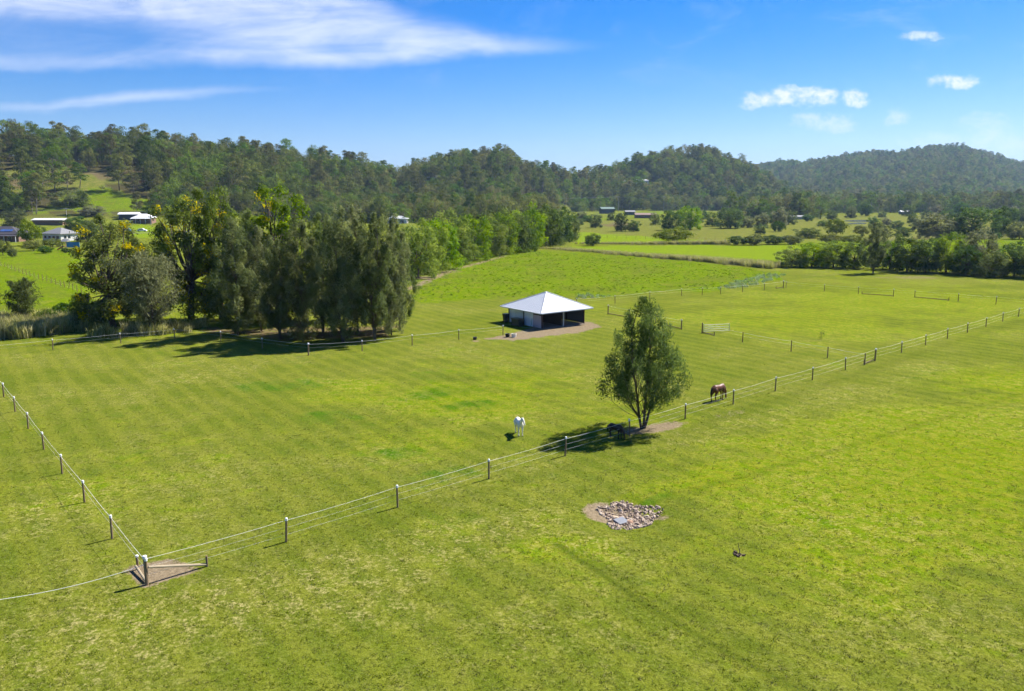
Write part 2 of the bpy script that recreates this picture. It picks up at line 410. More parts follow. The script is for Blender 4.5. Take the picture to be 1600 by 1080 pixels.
    bright = soft([(1480, 720, 22, 12, .6, .9), (1300, 735, 12, 5, .7, .8), (1120, 745, 8, 3, .6, .8), (1560, 600, 12, 8, .6, .7), (1350, 880, 9, 5, .3, .55), (720, 620, 9, 9, 0, .7), (800, 600, 8, 8, .5, .6), (650, 690, 7, 5, 0, .5), (1400, 470, 40, 30, .4, .6), (1250, 500, 25, 20, 0, .6), (120, 760, 5, 8, .5, .35), (870, 860, 3, 2, 0, .8), (560, 610, 10, 8, 0, .5)])
    darkp = soft([(435, 604, 5, 3, 0, .9), (510, 652, 4, 3, 0, .8), (710, 612, 6, 3, .3, .8), (735, 632, 4, 2, .2, .8), (620, 705, 3, 2, 0, .6), (680, 740, 4, 2, .5, .6), (690, 588, 5, 3, 0, .7), (960, 560, 8, 3, 0, .4), (1030, 778, 2.5, .8, .7, .8)])
    strawp = soft([(700, 850, 9, 4, .6, .9), (450, 930, 8, 4, .4, .9), (120, 1010, 7, 4, .2, .9), (560, 960, 4, 2, 0, .9), (60, 800, 4, 8, .4, .6), (900, 990, 8, 4, 0, .6), (1000, 700, 12, 3, .65, .5), (1200, 650, 14, 3, .65, .6), (1420, 590, 18, 4, .65, .6), (300, 600, 14, 14, 0, .45), (880, 850, 5, 3, 0, .5)])
    me = npmesh('ground', Vv, Fq, MATS['ground'], smooth=True)
    c0 = me.attributes.new('patch', 'FLOAT_COLOR', 'POINT'); c0.data.foreach_set('color', np.stack([bright, darkp, strawp, np.ones(len(x))], -1).astype(np.float32).ravel())
    c1 = me.attributes.new('zone', 'FLOAT_COLOR', 'POINT'); c1.data.foreach_set('color', np.stack([lush, lime, dry, np.ones(len(x))], -1).astype(np.float32).ravel())
    c2 = me.attributes.new('wear', 'FLOAT_COLOR', 'POINT'); c2.data.foreach_set('color', np.stack([dirt, forest, np.maximum(tr, 0), np.ones(len(x))], -1).astype(np.float32).ravel())
    c3 = me.attributes.new('litter', 'FLOAT', 'POINT'); c3.data.foreach_set('value', brown.astype(np.float32))
    o = link('ground', me); tag(o, kind='structure')
    return o

def ground_mat():
    m = bpy.data.materials.new('ground'); m.use_nodes = True; t = NT(m.node_tree)
    P = t.n('ShaderNodeNewGeometry').outputs['Position']
    z = t.n('ShaderNodeSeparateColor', {0: t.n('ShaderNodeAttribute', attribute_name='zone').outputs['Color']}).outputs
    q = t.n('ShaderNodeSeparateColor', {0: t.n('ShaderNodeAttribute', attribute_name='wear').outputs['Color']}).outputs
    lit = t.n('ShaderNodeAttribute', attribute_name='litter').outputs['Fac']
    n0 = t.noise(P, .022, 2, .55); n1 = t.noise(P, .075, 3, .6); n2 = t.noise(P, .33, 3, .62)
    n3 = t.noise(P, 1.3, 3, .65); n4 = t.noise(P, 5.0, 3, .65); n5 = t.noise(P, 17, 3, .75)
    big = t.m('ADD', t.m('MULTIPLY', n1, .6), t.m('MULTIPLY', n2, .4))
    base = t.ramp(big, [(.32, (.080, .112, .010)), (.45, (.102, .130, .012)), (.55, (.124, .142, .018)), (.68, (.120, .158, .010))])
    # lusher growth patches and straw
    pa = t.n('ShaderNodeSeparateColor', {0: t.n('ShaderNodeAttribute', attribute_name='patch').outputs['Color']}).outputs
    br = t.m('SUBTRACT', t.m('ADD', t.m('MULTIPLY', n1, .5), t.m('MULTIPLY', n2, .5)), .5)
    lp = t.m('MULTIPLY', t.ss(t.m('ADD', t.m('MULTIPLY', n0, .5), t.m('MULTIPLY', n2, .5)), .50, .64), .7)
    lp = t.m('MAXIMUM', lp, t.m('MULTIPLY', t.ss(t.m('MULTIPLY_ADD', br, 2.2, pa[0]), .15, .65), .92))
    base = t.mix(lp, base, t.mix(t.ss(n3, .4, .62), (.120, .180, .004), (.175, .196, .007)))
    dk = t.m('MULTIPLY', t.ss(t.noise(P, .16, 4, .7), .58, .72), .32)
    dk = t.m('MAXIMUM', dk, t.m('MULTIPLY', t.ss(t.m('MULTIPLY_ADD', br, 3.0, pa[1]), .3, .8), .8))
    base = t.mix(dk, base, (.040, .110, .004))
    straw = t.m('MULTIPLY', t.ss(t.m('ADD', t.m('MULTIPLY', n3, .45), t.m('MULTIPLY', n4, .55)), .47, .66), t.m('ADD', t.m('MULTIPLY_ADD', t.ss(n1, .45, .65), .45, .14), t.m('MULTIPLY', t.ss(t.m('MULTIPLY_ADD', br, 2.0, pa[2]), .2, .8), .6)))
    base = t.mix(t.m('MULTIPLY', straw, .85), base, (.330, .285, .115))
    # mowing lines run parallel to the side fence
    rot = t.n('ShaderNodeVectorRotate', {0: P, 'Angle': R(-37)}, rotation_type='Z_AXIS').outputs[0]
    wv = t.n('ShaderNodeTexWave', {'Vector': rot, 'Scale': .16, 'Distortion': 2.0, 'Detail': 3, 'Detail Scale': .6}, wave_type='BANDS', bands_direction='X').outputs['Fac']
    base = t.mix(t.m('MULTIPLY', t.ss(wv, .35, .85), .26), base, (.20, .205, .025))
    rough = t.mix(t.ss(n3, .42, .6), (.135, .190, .004), (.078, .132, .003))
    rough = t.mix(t.m('MULTIPLY', t.ss(n2, .5, .7), .6), rough, (.185, .175, .035))
    rough = t.mix(t.m('MULTIPLY', t.ss(n1, .48, .62), .55), rough, (.105, .125, .016))
    lush = t.mix(z[0], base, rough)
    limec = t.mix(n2, (.125, .195, .007), (.165, .21, .010))
    c = t.mix(z[1], lush, limec)
    dryc = t.mix(t.ss(n2, .35, .65), (.105, .130, .016), (.165, .160, .038))
    c = t.mix(z[2], c, dryc)
    c = t.mix(t.m('MULTIPLY', q[2], t.ss(n4, .2, .5)), c, (.060, .085, .008))
    c = t.mix(q[1], c, t.mix(n2, (.045, .045, .016), (.085, .07, .03)))
    c = t.mix(t.m('MULTIPLY', lit, t.ss(n3, .25, .6)), c, t.mix(n3, (.09, .062, .038), (.16, .115, .07)))
    dm = t.ss(t.m('ADD', q[0], t.m('MULTIPLY', t.m('SUBTRACT', t.m('ADD', t.m('MULTIPLY', n3, .5), t.m('MULTIPLY', n4, .5)), .5), 1.1)), .38, .62)
    c = t.mix(dm, c, t.mix(n4, (.150, .112, .066), (.27, .215, .14)))
    fine = t.m('ADD', t.m('MULTIPLY', n4, .35), t.m('MULTIPLY', n5, .65))
    k = t.m('MULTIPLY_ADD', t.ss(fine, .34, .66), .56, .64)
    c = t.n('ShaderNodeVectorMath', {0: c, 1: k}, operation='MULTIPLY').outputs[0]
    b = t.n('ShaderNodeBsdfPrincipled', {'Base Color': c, 'Roughness': .95, 'Specular IOR Level': .0})
    hgt = t.m('ADD', t.m('MULTIPLY', n4, .8), t.m('MULTIPLY', n5, .4))
    t.L.new(t.n('ShaderNodeBump', {'Height': hgt, 'Strength': .6, 'Distance': .14}).outputs[0], b.inputs['Normal'])
    t.L.new(b.outputs[0], t.n('ShaderNodeOutputMaterial').inputs[0])
    MATS['ground'] = m
ground_mat()
build_ground()

# ------------------------------------------------------------------ vegetation meshes
def unit(a): return a / np.maximum(np.linalg.norm(a, axis=-1, keepdims=True), 1e-6)
def leaves(name, Cc, D, L, W, var, mat, rng, N=None):
    D = unit(D)
    if N is None: S_ = unit(np.cross(D, rng.normal(size=D.shape)))
    else:                                   # leaf blades turned outward from their clump, as foliage faces the light
        N = unit(N); D = unit(D - N * (D * N).sum(-1, keepdims=True) + 1e-4); S_ = np.cross(N, D)
    L = L[:, None] / 2; W = W[:, None] / 2
    V = np.stack([Cc - D * L, Cc + S_ * W - D * L * .1, Cc + D * L, Cc - S_ * W - D * L * .1], 1).reshape(-1, 3)
    Fq = np.arange(len(Cc) * 4).reshape(-1, 4)
    return npmesh(name, V, Fq, mat, np.clip(var, 0, 1))
def limb(mb, a, b, r0, r1, rng, n=6, k=4, bend=.08):
    a = np.array(a, float); b = np.array(b, float); d = np.linalg.norm(b - a)
    pts = []
    off = rng.normal(size=3) * d * bend
    for i in range(k + 1):
        s = i / k
        pts.append(tuple(a + (b - a) * s + off * math.sin(math.pi * s)))
    mb.tube(pts, [r0 + (r1 - r0) * i / k for i in range(k + 1)], n)
    return pts
PROTO = {}
def casuarina(key, seed, hh, ww, n, mat, leaders=1, base=.16, Ls=(.45, .95), Ws=(.06, .12), peak=.36, nb=70):
    rng = np.random.default_rng(seed); mb = MB(); P = []; D = []; VR = []
    axes = []
    for i in range(leaders):
        az = rng.uniform(0, 6.28) if i else 0
        lean = 0 if leaders == 1 else .16 * ww
        az = az if leaders == 1 else 2 * math.pi * i / leaders + rng.uniform(-.4, .4)
        top = np.array([math.cos(az) * lean, math.sin(az) * lean, hh * (1 if i == 0 else rng.uniform(.86, .97))])
        b0 = np.array([math.cos(az), math.sin(az), 0]) * (0 if leaders == 1 else .16)
        r0 = .022 * hh / (1 if leaders == 1 else 1.45)
        axes.append([np.array(p) for p in limb(mb, b0 - np.array([0, 0, .3]), top, r0, .02, rng, 8, 8, .025)])
    per = n // nb
    for i in range(nb):
        ax = axes[i % leaders]
        t = base + (1 - base) * ((i + rng.uniform()) / nb) ** .9
        q = t * (len(ax) - 1); k = min(int(q), len(ax) - 2); s0 = ax[k] + (ax[k + 1] - ax[k]) * (q - k)
        prof = min(1, .35 + (t - base) / (peak - base + 1e-3) * .65) if t < peak else (max(0.04, (1 - t) / (1 - peak))) ** .62
        az = i * 2.4 + rng.uniform(-.5, .5)
        r = ww / 2 * prof * rng.uniform(.55, 1.12)
        out = np.array([math.cos(az), math.sin(az), 0])
        e = s0 + out * r + np.array([0, 0, r * rng.uniform(.35, .95) + .3])
        pts = [np.array(p) for p in limb(mb, s0, e, .012 + .012 * r, .008, rng, 4, 3, .07)]
        u = rng.uniform(.22, 1.06, per); kk = u * 3; ki = np.clip(kk.astype(int), 0, 2)
        pa = np.array(pts)
        c = pa[ki] + (pa[ki + 1] - pa[ki]) * (kk - ki)[:, None]
        sp = (.10 + .14 * r) * np.ones(per)
        c = c + rng.normal(size=(per, 3)) * sp[:, None] * np.array([1, 1, .8])
        P.append(c); D.append(out * .55 + rng.normal(size=(per, 3)) * .45 + np.array([0, 0, -.55 if t < .85 else .5]))
        VR.append(np.full(per, rng.uniform(.1, .75)) + rng.normal(size=per) * .16)
    P = np.concatenate(P); D = np.concatenate(D); VR = np.concatenate(VR)
    P[:, 2] = np.maximum(P[:, 2], hh * .03)
    PROTO[key] = dict(h=hh, w=ww, parts=[('trunk', mb.mesh('trunk', bark, True)),
                      ('crown', leaves('crown', P, D, rng.uniform(*Ls, len(P)), rng.uniform(*Ws, len(P)), VR, mat, rng))])
def broadleaf(key, seed, hh, ww, n, mat, nc=26, low=.12, Ls=(.3, .5), cr=(.15, .26), flat=.75, tmat=None, blossom=0, lean=.0, wild=.0, fork=.3, wr=.5, skirt=0, nj=.3, vj=.12):
    rng = np.random.default_rng(seed); mb = MB(); P = []; VR = []; BP = []; NN = []
    tmat = tmat or bark
    fk = np.array([rng.normal() * .02 * hh, rng.normal() * .02 * hh, hh * fork])
    limb(mb, (0, 0, -.3), fk, .028 * hh, .020 * hh, rng, 8, 4, .03)
    z0 = hh * low; cz = (z0 + hh) / 2; rz = (hh - z0) / 2
    per = n // (nc + skirt)
    for i in range(nc + skirt):
        q = 1 - 2 * (i + .5) / nc; az = i * 2.39996 + rng.uniform(-.4, .4)
        s = math.sqrt(max(0, 1 - q * q)); k = rng.uniform(.52, .86 + wild)
        c = np.array([math.cos(az) * s * ww / 2 * k, math.sin(az) * s * ww / 2 * k, cz + q * rz * k * .98])
        r = ww * rng.uniform(*cr)
        if i >= nc:
            k = rng.uniform(.55, .95); c = np.array([math.cos(az) * ww / 2 * k, math.sin(az) * ww / 2 * k, hh * rng.uniform(.05, .22)])
        c[2] = max(c[2], r * flat * .75)
        limb(mb, fk, c, .008 * hh, .0025 * hh, rng, 4, 3, .06)
        d = unit(rng.normal(size=(per, 3))); d[:, 2] = np.where(rng.uniform(size=per) < .35, np.abs(d[:, 2]), d[:, 2])
        rr = r * rng.uniform(.12, 1.0, per) ** .45 * (1 + .25 * rng.normal(size=per) * .6)
        p = c + d * rr[:, None] * np.array([1, 1, flat])
        p[:, 2] = np.maximum(p[:, 2], .08)
        v = np.full(per, rng.uniform(.15, .75)) + rng.normal(size=per) * vj
        nn_ = d + rng.normal(size=(per, 3)) * nj + np.array([0, 0, .15])
        if blossom and rng.uniform() < blossom:
            kq = int(per * rng.uniform(.16, .38)); sel = np.argsort(-(d @ unit(rng.normal(size=3) + np.array([0, -.8, .4]))))[:kq]
            BP.append(p[sel] + np.array([0, 0, .1])); msk = np.ones(per, bool); msk[sel] = False; p = p[msk]; v = v[msk]; nn_ = nn_[msk]
        P.append(p); VR.append(v); NN.append(nn_)
    P = np.concatenate(P); VR = np.concatenate(VR)
    parts = [('trunk', mb.mesh('trunk', tmat, True)),
             ('crown', leaves('crown', P, rng.normal(size=P.shape) + np.array([0, 0, -.2]), rng.uniform(*Ls, len(P)), rng.uniform(*Ls, len(P)) * wr, VR, mat, rng, np.concatenate(NN)))]
    if BP:
        B = np.concatenate(BP)
        parts.append(('blossom', leaves('blossom', B, rng.normal(size=B.shape), rng.uniform(*Ls, len(B)), rng.uniform(*Ls, len(B)) * .5, rng.uniform(0, 1, len(B)), L_blossom, rng)))
    PROTO[key] = dict(h=hh, w=ww, parts=parts)
def gum(key, seed, hh, ww, n, mat, nc=14, low=.42, Ls=(.7, 1.3), tmat=None):
    rng = np.random.default_rng(seed); mb = MB(); P = []; VR = []; NN = []
    fk = np.array([rng.normal() * .03 * hh, rng.normal() * .03 * hh, hh * rng.uniform(.34, .46)])
    limb(mb, (0, 0, -1), fk, .017 * hh, .012 * hh, rng, 6, 3, .02)
    per = n // nc
    for i in range(nc):
        az = i * 2.39996 + rng.uniform(-.5, .5); q = ((i + rng.uniform()) / nc)
        rad = ww / 2 * rng.uniform(.25, .92) * (1 - .55 * q ** 2)
        z = hh * (low + (1 - low - .06) * q)
        c = np.array([math.cos(az) * rad, math.sin(az) * rad, z]); r = ww * rng.uniform(.15, .26)
        limb(mb, fk if z > fk[2] else fk * .8, c, .006 * hh, .002 * hh, rng, 4, 2, .05)
        d = unit(rng.normal(size=(per, 3))); d[:, 2] = np.where(rng.uniform(size=per) < .5, np.abs(d[:, 2]), d[:, 2])
        p = c + d * (r * rng.uniform(.1, 1, per) ** .45)[:, None] * np.array([1.1, 1.1, .62])
        P.append(p); VR.append(np.full(per, rng.uniform(.1, .8)) + rng.normal(size=per) * .08); NN.append(d + rng.normal(size=(per, 3)) * .22)
    P = np.concatenate(P); VR = np.concatenate(VR)
    PROTO[key] = dict(h=hh, w=ww, parts=[('trunk', mb.mesh('trunk', tmat or pale_bark, True)),
                      ('crown', leaves('crown', P, rng.normal(size=P.shape), rng.uniform(*Ls, len(P)), rng.uniform(*Ls, len(P)) * .6, VR, mat, rng, np.concatenate(NN)))])

def sheoak(key, seed, hh, ww, n, mat, stems, prof, nc, cr, Ls, Ws, t0, tr, up=.2, lump=.25, rise=.2, elong=1.3):
    """forked trunk, ascending limbs, tufts of fine needles hung round the limb ends"""
    rng = np.random.default_rng(seed); mb = MB(); P = []; D = []; VR = []; NN = []; axes = []
    for (az, lean, tf) in stems:
        d = np.array([math.cos(az), math.sin(az), 0])
        pts = []
        for k in range(9):
            u = k / 8; pts.append(d * (lean * ww * (u ** .8) + .05) + np.array([rng.normal() * .012 * hh * u, rng.normal() * .012 * hh * u, -.3 + (hh * tf + .3) * u]))
        mb.tube(pts, [tr * hh * (1 - .93 * k / 8) for k in range(9)], 8); axes.append(np.array(pts))
    ph = rng.uniform(0, 6.28, 3); per = n // nc
    pt, pr = zip(*prof)
    tt = np.linspace(t0, 1, 200); cw = np.cumsum(np.interp(tt, pt, pr) ** 1.35 + .05); cw /= cw[-1]
    for i in range(nc):
        t = float(np.interp((i + rng.uniform()) / nc, cw, tt)); az = i * 2.39996 + rng.uniform(-.6, .6)
        lum = 1 + lump * math.sin(2 * az + ph[0] + 5 * t) + lump * .7 * math.sin(3 * az + ph[1] - 8 * t)
        Rr = ww / 2 * np.interp(t, pt, pr) * lum
        r = Rr * math.sqrt(rng.uniform(.06, .88)); out = np.array([math.cos(az), math.sin(az), 0])
        c = out * r + np.array([0, 0, t * hh])
        ax = axes[int(np.argmin([np.hypot(*(a[4][:2] - c[:2])) + rng.uniform(0, .12 * ww) for a in axes]))]
        zs = max(.14 * hh, c[2] - rise * hh - r * .9)
        k = int(np.argmin(np.abs(ax[:, 2] - zs))); limb(mb, ax[k], c, tr * hh * .22, tr * hh * .06, rng, 4, 3, .07)
        rc = ww * rng.uniform(*cr) * (.65 + .35 * np.interp(t, pt, pr))
        dd = unit(rng.normal(size=(per, 3))); p = c + dd * (rc * rng.uniform(.05, 1, per) ** .42)[:, None] * np.array([1, 1, elong])
        NN.append(dd + rng.normal(size=(per, 3)) * .5 + out * .25)
        p[:, 2] = np.clip(p[:, 2], .3, hh * 1.02)
        P.append(p); D.append((p - c) / rc * .6 + rng.normal(size=(per, 3)) * .45 + np.array([0, 0, up]))
        VR.append(np.full(per, rng.uniform(.08, .85)) + rng.normal(size=per) * .14)
    P = np.concatenate(P); D = np.concatenate(D); VR = np.concatenate(VR)
    PROTO[key] = dict(h=hh, w=ww, parts=[('trunk', mb.mesh('trunk', bark, True)),
                      ('crown', leaves('crown', P, D, rng.uniform(*Ls, len(P)), rng.uniform(*Ws, len(P)), VR, mat, rng, np.concatenate(NN)))])
sheoak('lone', 11, 10, 6.4, 19000, L_lone, [(.15, .22, .90), (3.3, .09, .99), (2.9, .24, .70)], [(.2, .7), (.28, 1.02), (.4, 1.08), (.54, .95), (.72, .66), (.9, .38), (1, .12)], 108, (.068, .125),
       (.20, .44), (.04, .08),   .235, .0115, up=.55, lump=.16, rise=.14, elong=1.25)
for i in range(5):
    sheoak('cas%d' % i, 20 + i, 16, 6.4, 13000, L_cas, [(.3, .02, .98)] if i % 2 else [(.5, .05, .97), (3.3, .07, .86)],
           [(.05, .55), (.25, .9), (.42, 1), (.62, .88), (.8, .62), (.93, .34), (1, .08)], 95, (.07, .14), (.32, .75), (.06, .12), [.07, .10, .14, .05, .16][i], .0075, up=.25, lump=.36, rise=.12, elong=1.7)
casuarina('greywattle', 31, 9, 8, 9000, L_grey, leaders=4, base=.14, peak=.5, nb=110, Ls=(.3, .65), Ws=(.06, .12))
casuarina('cas_shrub', 32, 6, 5, 6000, L_olive, leaders=3, base=.1, peak=.35, nb=70, Ls=(.3, .6), Ws=(.06, .12))
for i in range(3):
    broadleaf('vine%d' % i, 40 + i, 17, 9, 15500, L_vine, nc=62, low=.02, Ls=(.26, .50), cr=(.085, .16), flat=1.05, blossom=[.5, .34, .1][i], wild=.22, skirt=10)
for i in range(4):
    broadleaf('hedge%d' % i, 50 + i, 14, 13, 6500, L_hedge, nc=40, low=.0, Ls=(.45, .85), cr=(.10, .18), flat=.85, wild=.14, skirt=12)
for i in range(2):
    broadleaf('lime%d' % i, 60 + i, 8, 12, 3500, L_lime, nc=28, low=.1, Ls=(.45, .9), cr=(.11, .19), flat=.7, wild=.15)
for i in range(3):
    broadleaf('dark%d' % i, 65 + i, 12, 11, 5000, L_dark, nc=34, low=.02, Ls=(.45, .85), cr=(.11, .19), flat=.85, wild=.16, skirt=12)
for i in range(3):
    broadleaf('olive%d' % i, 70 + i, 11, 11, 5000, L_olive, nc=34, low=.03, Ls=(.4, .85), cr=(.11, .2), flat=.8, wild=.2, skirt=12)
broadleaf('greytree', 75, 10, 10, 4500, L_grey, nc=32, low=.03, Ls=(.45, .85), cr=(.11, .2), flat=.8, wild=.2, skirt=10)
for i in range(2):
    broadleaf('shrub%d' % i, 80 + i, 3.4, 4.4, 1800, [L_olive, L_dark][i], nc=18, low=0, Ls=(.25, .5), cr=(.13, .22), flat=.8, wild=.1, fork=.15)
for i in range(5):
    gum('gum%d' % i, 90 + i, 25, [16, 19, 15, 20, 17][i], 1900, L_gum, nc=[15, 17, 13, 18, 15][i], low=[.3, .24, .38, .2, .28][i])
for i in range(5):
    broadleaf('wood%d' % i, 100 + i, 19, 20, 2400, L_gum, nc=18, low=.0, Ls=(.7, 1.25), cr=(.14, .24), flat=.8, wild=.16, tmat=bark, skirt=5, nj=.2, vj=.07)

def tree(key, name, label, loc, hh=None, ww=None, rz=None, group=None, cat='tree'):
    p = PROTO[key]
    sz = (hh or p['h']) / p['h']; sx = (ww or p['w'] * sz) / p['w']
    rz = random.uniform(0, 6.28) if rz is None else rz
    e = empty(name, loc, rz, (sx, sx, sz))
    for nm, me in p['parts']: link(nm, me, e)
    return tag(e, label, cat, group)
def tree_px(key, name, label, x, by, ty, wpx, group=None, cat='tree', rz=None, terr=False):
    p = GT(x, by) if terr else on(x, by)
    return tree(key, name, label, p, topz(x, ty, p.y) - p.z, wpx / F * p.y, rz, group, cat)
random.seed(5)

# ------------------------------------------------------------------ the shed
white_clad = plain('white_cladding', (.78, .79, .82), .55, nscale=2, amt=.1)
roof_white = plain('white_roof_sheet', (.50, .525, .56), .42, nscale=1.2, amt=.08, spec=.4)
timber_dark = plain('dark_timber', (.055, .035, .028), .8, nscale=5, amt=.35)
timber_post = plain('treated_pine', (.20, .14, .08), .85, nscale=6, amt=.4, bump=.3, stretch=(4, 4, .6))
timber_pale = plain('pale_timber', (.33, .27, .18), .8, nscale=6, amt=.25)
steel = plain('galvanised_steel', (.42, .43, .44), .45, .5, nscale=6, amt=.2)
def hipshed():
    P1, P2 = G(792.5, 503.5), G(917.4, 506)
    v1 = (P1 - SH0); v2 = (P2 - SH0); s = (v1.length + v2.length) / 2
    a = math.atan2(v2.y, v2.x); b = math.atan2(v1.y, v1.x) - math.pi / 2
    rz = (a + b) / 2
    e = empty('horse_shelter', (SH0.x, SH0.y, h(SH0.x, SH0.y)), rz)
    tag(e, 'open-fronted horse shelter with white pyramid roof and white clad side', 'shed')
    ov = .85; ez = 2.30; cx = s / 2; az = topz(855.5, 456.6, SH0.y + 5) - .0
    W = MB
    lo, hi = -ov, s + ov
    cor = [(lo, lo), (hi, lo), (hi, hi), (lo, hi)]
    ap = (cx, cx, az)
    for i in range(4):
        (x0, y0), (x1, y1) = cor[i], cor[(i + 1) % 4]
        # a triangular roof face of long metal sheets with standing ribs
        mb = MB(); n = 24
        A0, A1, T = Vector((x0, y0, ez)), Vector((x1, y1, ez)), Vector(ap)
        nrm = (A1 - A0).cross(T - A0).normalized()
        mid = (A0 + A1) / 2
        for k in range(n):
            f0, f1 = k / n, (k + 1) / n
            def up(f):
                g = 1 - abs(2 * f - 1)
                return A0.lerp(A1, f), A0.lerp(A1, f) + (T - mid) * g
            a0, b0 = up(f0); a1, b1 = up(f1)
            mb.add([a0, a1, b1, b0], [(0, 1, 2, 3)])
            if 0 < k:
                d = (A1 - A0).normalized() * .028
                mb.add([a0 - d, a0 + d, b0 + d, b0 - d] + [q + nrm * .03 for q in (a0 - d, a0 + d, b0 + d, b0 - d)], [(4, 5, 6, 7), (0, 1, 5, 4), (1, 2, 6, 5), (2, 3, 7, 6), (3, 0, 4, 7)])
        face = mb.build('roof_panel', roof_white, e)
        MB().tube([A0 + Vector((0, 0, .02)), T + Vector((0, 0, .02))], .07, 8).build('ridge_cap', plain('ridge_cap_metal', (.62, .63, .65), .4), face)
        # gutter along the eave
        o = (A1 - A0).normalized(); p = Vector((o.y, -o.x, 0))
        g = MB(); vs = []
        for q in (A0, A1):
            for (dx, dz) in ((-.02, .02), (.10, .02), (.10, -.12), (-.02, -.12)): vs.append(q + p * dx + Vector((0, 0, dz)))
        g.add(vs, [(0, 1, 5, 4), (1, 2, 6, 5), (2, 3, 7, 6), (3, 0, 4, 7), (0, 3, 2, 1), (4, 5, 6, 7)])
        g.build('gutter', plain('gutter_paint', (.55, .56, .58), .5), e)
    # soffit
    MB().add([(lo + .05, lo + .05, ez - .03), (hi - .05, lo + .05, ez - .03), (hi - .05, hi - .05, ez - .03), (lo + .05, hi - .05, ez - .03)], [(0, 3, 2, 1)]).build('soffit', plain('soffit', (.30, .28, .26), .8), e)
    # posts
    for (x, y) in [(.06, .06), (s * .5, .06), (s - .06, .06), (.06, s * .52), (.06, s - .06), (s - .06, s - .06), (s - .06, s * .5), (s * .5, s - .06)]:
        MB().box((x - .075, y - .075, -.2), (x + .075, y + .075, ez - .04)).build('post', timber_dark if x < s * .3 or x > s * .6 else steel, e)
    # white corrugated side, in sheets
    x = -.03
    segs = np.linspace(s * .25, s - .15, 9)
    for y0, y1 in zip(segs[:-1], segs[1:]):
        mb = MB(); k = 8
        for j in range(k):
            ya, yb = y0 + (y1 - y0) * j / k, y0 + (y1 - y0) * (j + 1) / k
            d0, d1 = (.0, .025) if j % 2 else (.025, .0)
            mb.add([(x - d0, ya, .05), (x - d1, yb, .05), (x - d1, yb, ez - .06), (x - d0, ya, ez - .06)], [(0, 1, 2, 3)])
        mb.build('wall_sheet', white_clad, e)
    for y in (s * .52, s - .2):
        MB().box((-.12, y - .07, 0), (-.04, y + .07, ez - .05)).build('wall_post', timber_dark, e)
    MB().box((-.09, .16, .12), (-.03, s * .24, 1.78)).build('side_board', plain('mauve_board', (.52, .42, .47), .7, amt=.15), e)
    MB().box((-.10, .14, 1.80), (-.02, s * .24, 1.90)).build('rail', timber_dark, e)
    # back and far walls
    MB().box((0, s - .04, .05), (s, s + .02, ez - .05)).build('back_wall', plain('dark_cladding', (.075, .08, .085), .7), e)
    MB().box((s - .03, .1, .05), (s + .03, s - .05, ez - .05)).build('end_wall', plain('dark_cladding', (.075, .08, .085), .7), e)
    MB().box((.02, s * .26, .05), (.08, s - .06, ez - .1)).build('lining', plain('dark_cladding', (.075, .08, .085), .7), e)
    MB().box((s * .5 - .04, .5, .0), (s * .5 + .04, s - .1, 1.5)).build('stall_divider', plain('stall_timber', (.10, .075, .055), .8), e)
    MB().box((s * .5 - .05, s - .14, 1.1), (s * .5 + .2, s - .06, 2.0)).build('stall_board', plain('stall_white', (.45, .46, .48), .7), e)
    MB().box((.2, s * .99 - .12, 1.30), (s * .48, s * .99 - .05, 1.36)).build('feed_rail', steel, e)
    for k in range(6):
        u = .6 + k * (s * .5 - 1.0) / 5
        M = MB(); M.tube([(u, s - .24, 1.02), (u, s - .24, 1.28)], [.10, .14], 10)
        M.build('feed_bucket', plain('white_plastic', (.62, .62, .6), .4), e)
    # dirt floor slab just inside
    MB().box((-.02, -.3, -.05), (s - .1, s - .08, .035)).build('floor', plain('dusty_floor', (.24, .19, .15), .95, nscale=3, amt=.3), e)
    return e, rz, s
shed, SRZ, SS = hipshed()
def shed_pt(u, v): 
    q = Matrix.Rotation(SRZ, 3, 'Z') @ Vector((u, v, 0)); x, y = SH0.x + q.x, SH0.y + q.y
    return Vector((x, y, h(x, y)))
# tank, bin, buckets by the shed
def trough(label, p, rz):
    e = empty('feed_bin', p, rz); tag(e, label, 'bin')
    MB().box((-.85, -.45, .08), (.85, .45, .95)).build('body', plain('dark_green_plastic', (.030, .038, .034), .5), e)
    MB().box((-.90, -.50, .95), (.90, .50, 1.06)).build('lid', plain('bin_lid', (.06, .065, .065), .4), e)
    MB().box((-.3, -.475, .25), (.35, -.452, .75)).build('pale_label', plain('pale_sticker', (.45, .46, .42), .6), e)
    for sx in (-.7, .7): MB().box((sx - .08, -.4, 0), (sx + .08, .4, .08)).build('skid', timber_dark, e)
trough('long dark storage bin beside the white shed wall', shed_pt(-1.2, SS * .52), SRZ + R(90))
e = empty('wheelie_bin', shed_pt(-.75, SS - .3), SRZ + R(90)); tag(e, 'upright black wheelie bin at the far end of the shed side', 'bin')
MB().add([(-.24,-.26,.06),(.24,-.26,.06),(.24,.26,.06),(-.24,.26,.06),(-.32,-.36,1.2),(.32,-.36,1.2),(.32,.36,1.2),(-.32,.36,1.2)], [(0,3,2,1),(4,5,6,7),(0,1,5,4),(1,2,6,5),(2,3,7,6),(3,0,4,7)]).build('body', plain('bin_black', (.02, .022, .022), .5), e)
MB().box((-.35, -.4, 1.2), (.35, .38, 1.27)).build('lid', plain('bin_lid', (.06, .065, .065), .4), e)
for sx in (-.3, .3): MB().tube([(sx - .03, .3, .1), (sx + .03, .3, .1)], .1, 12).build('wheel', plain('rubber', (.02, .02, .02), .8), e)
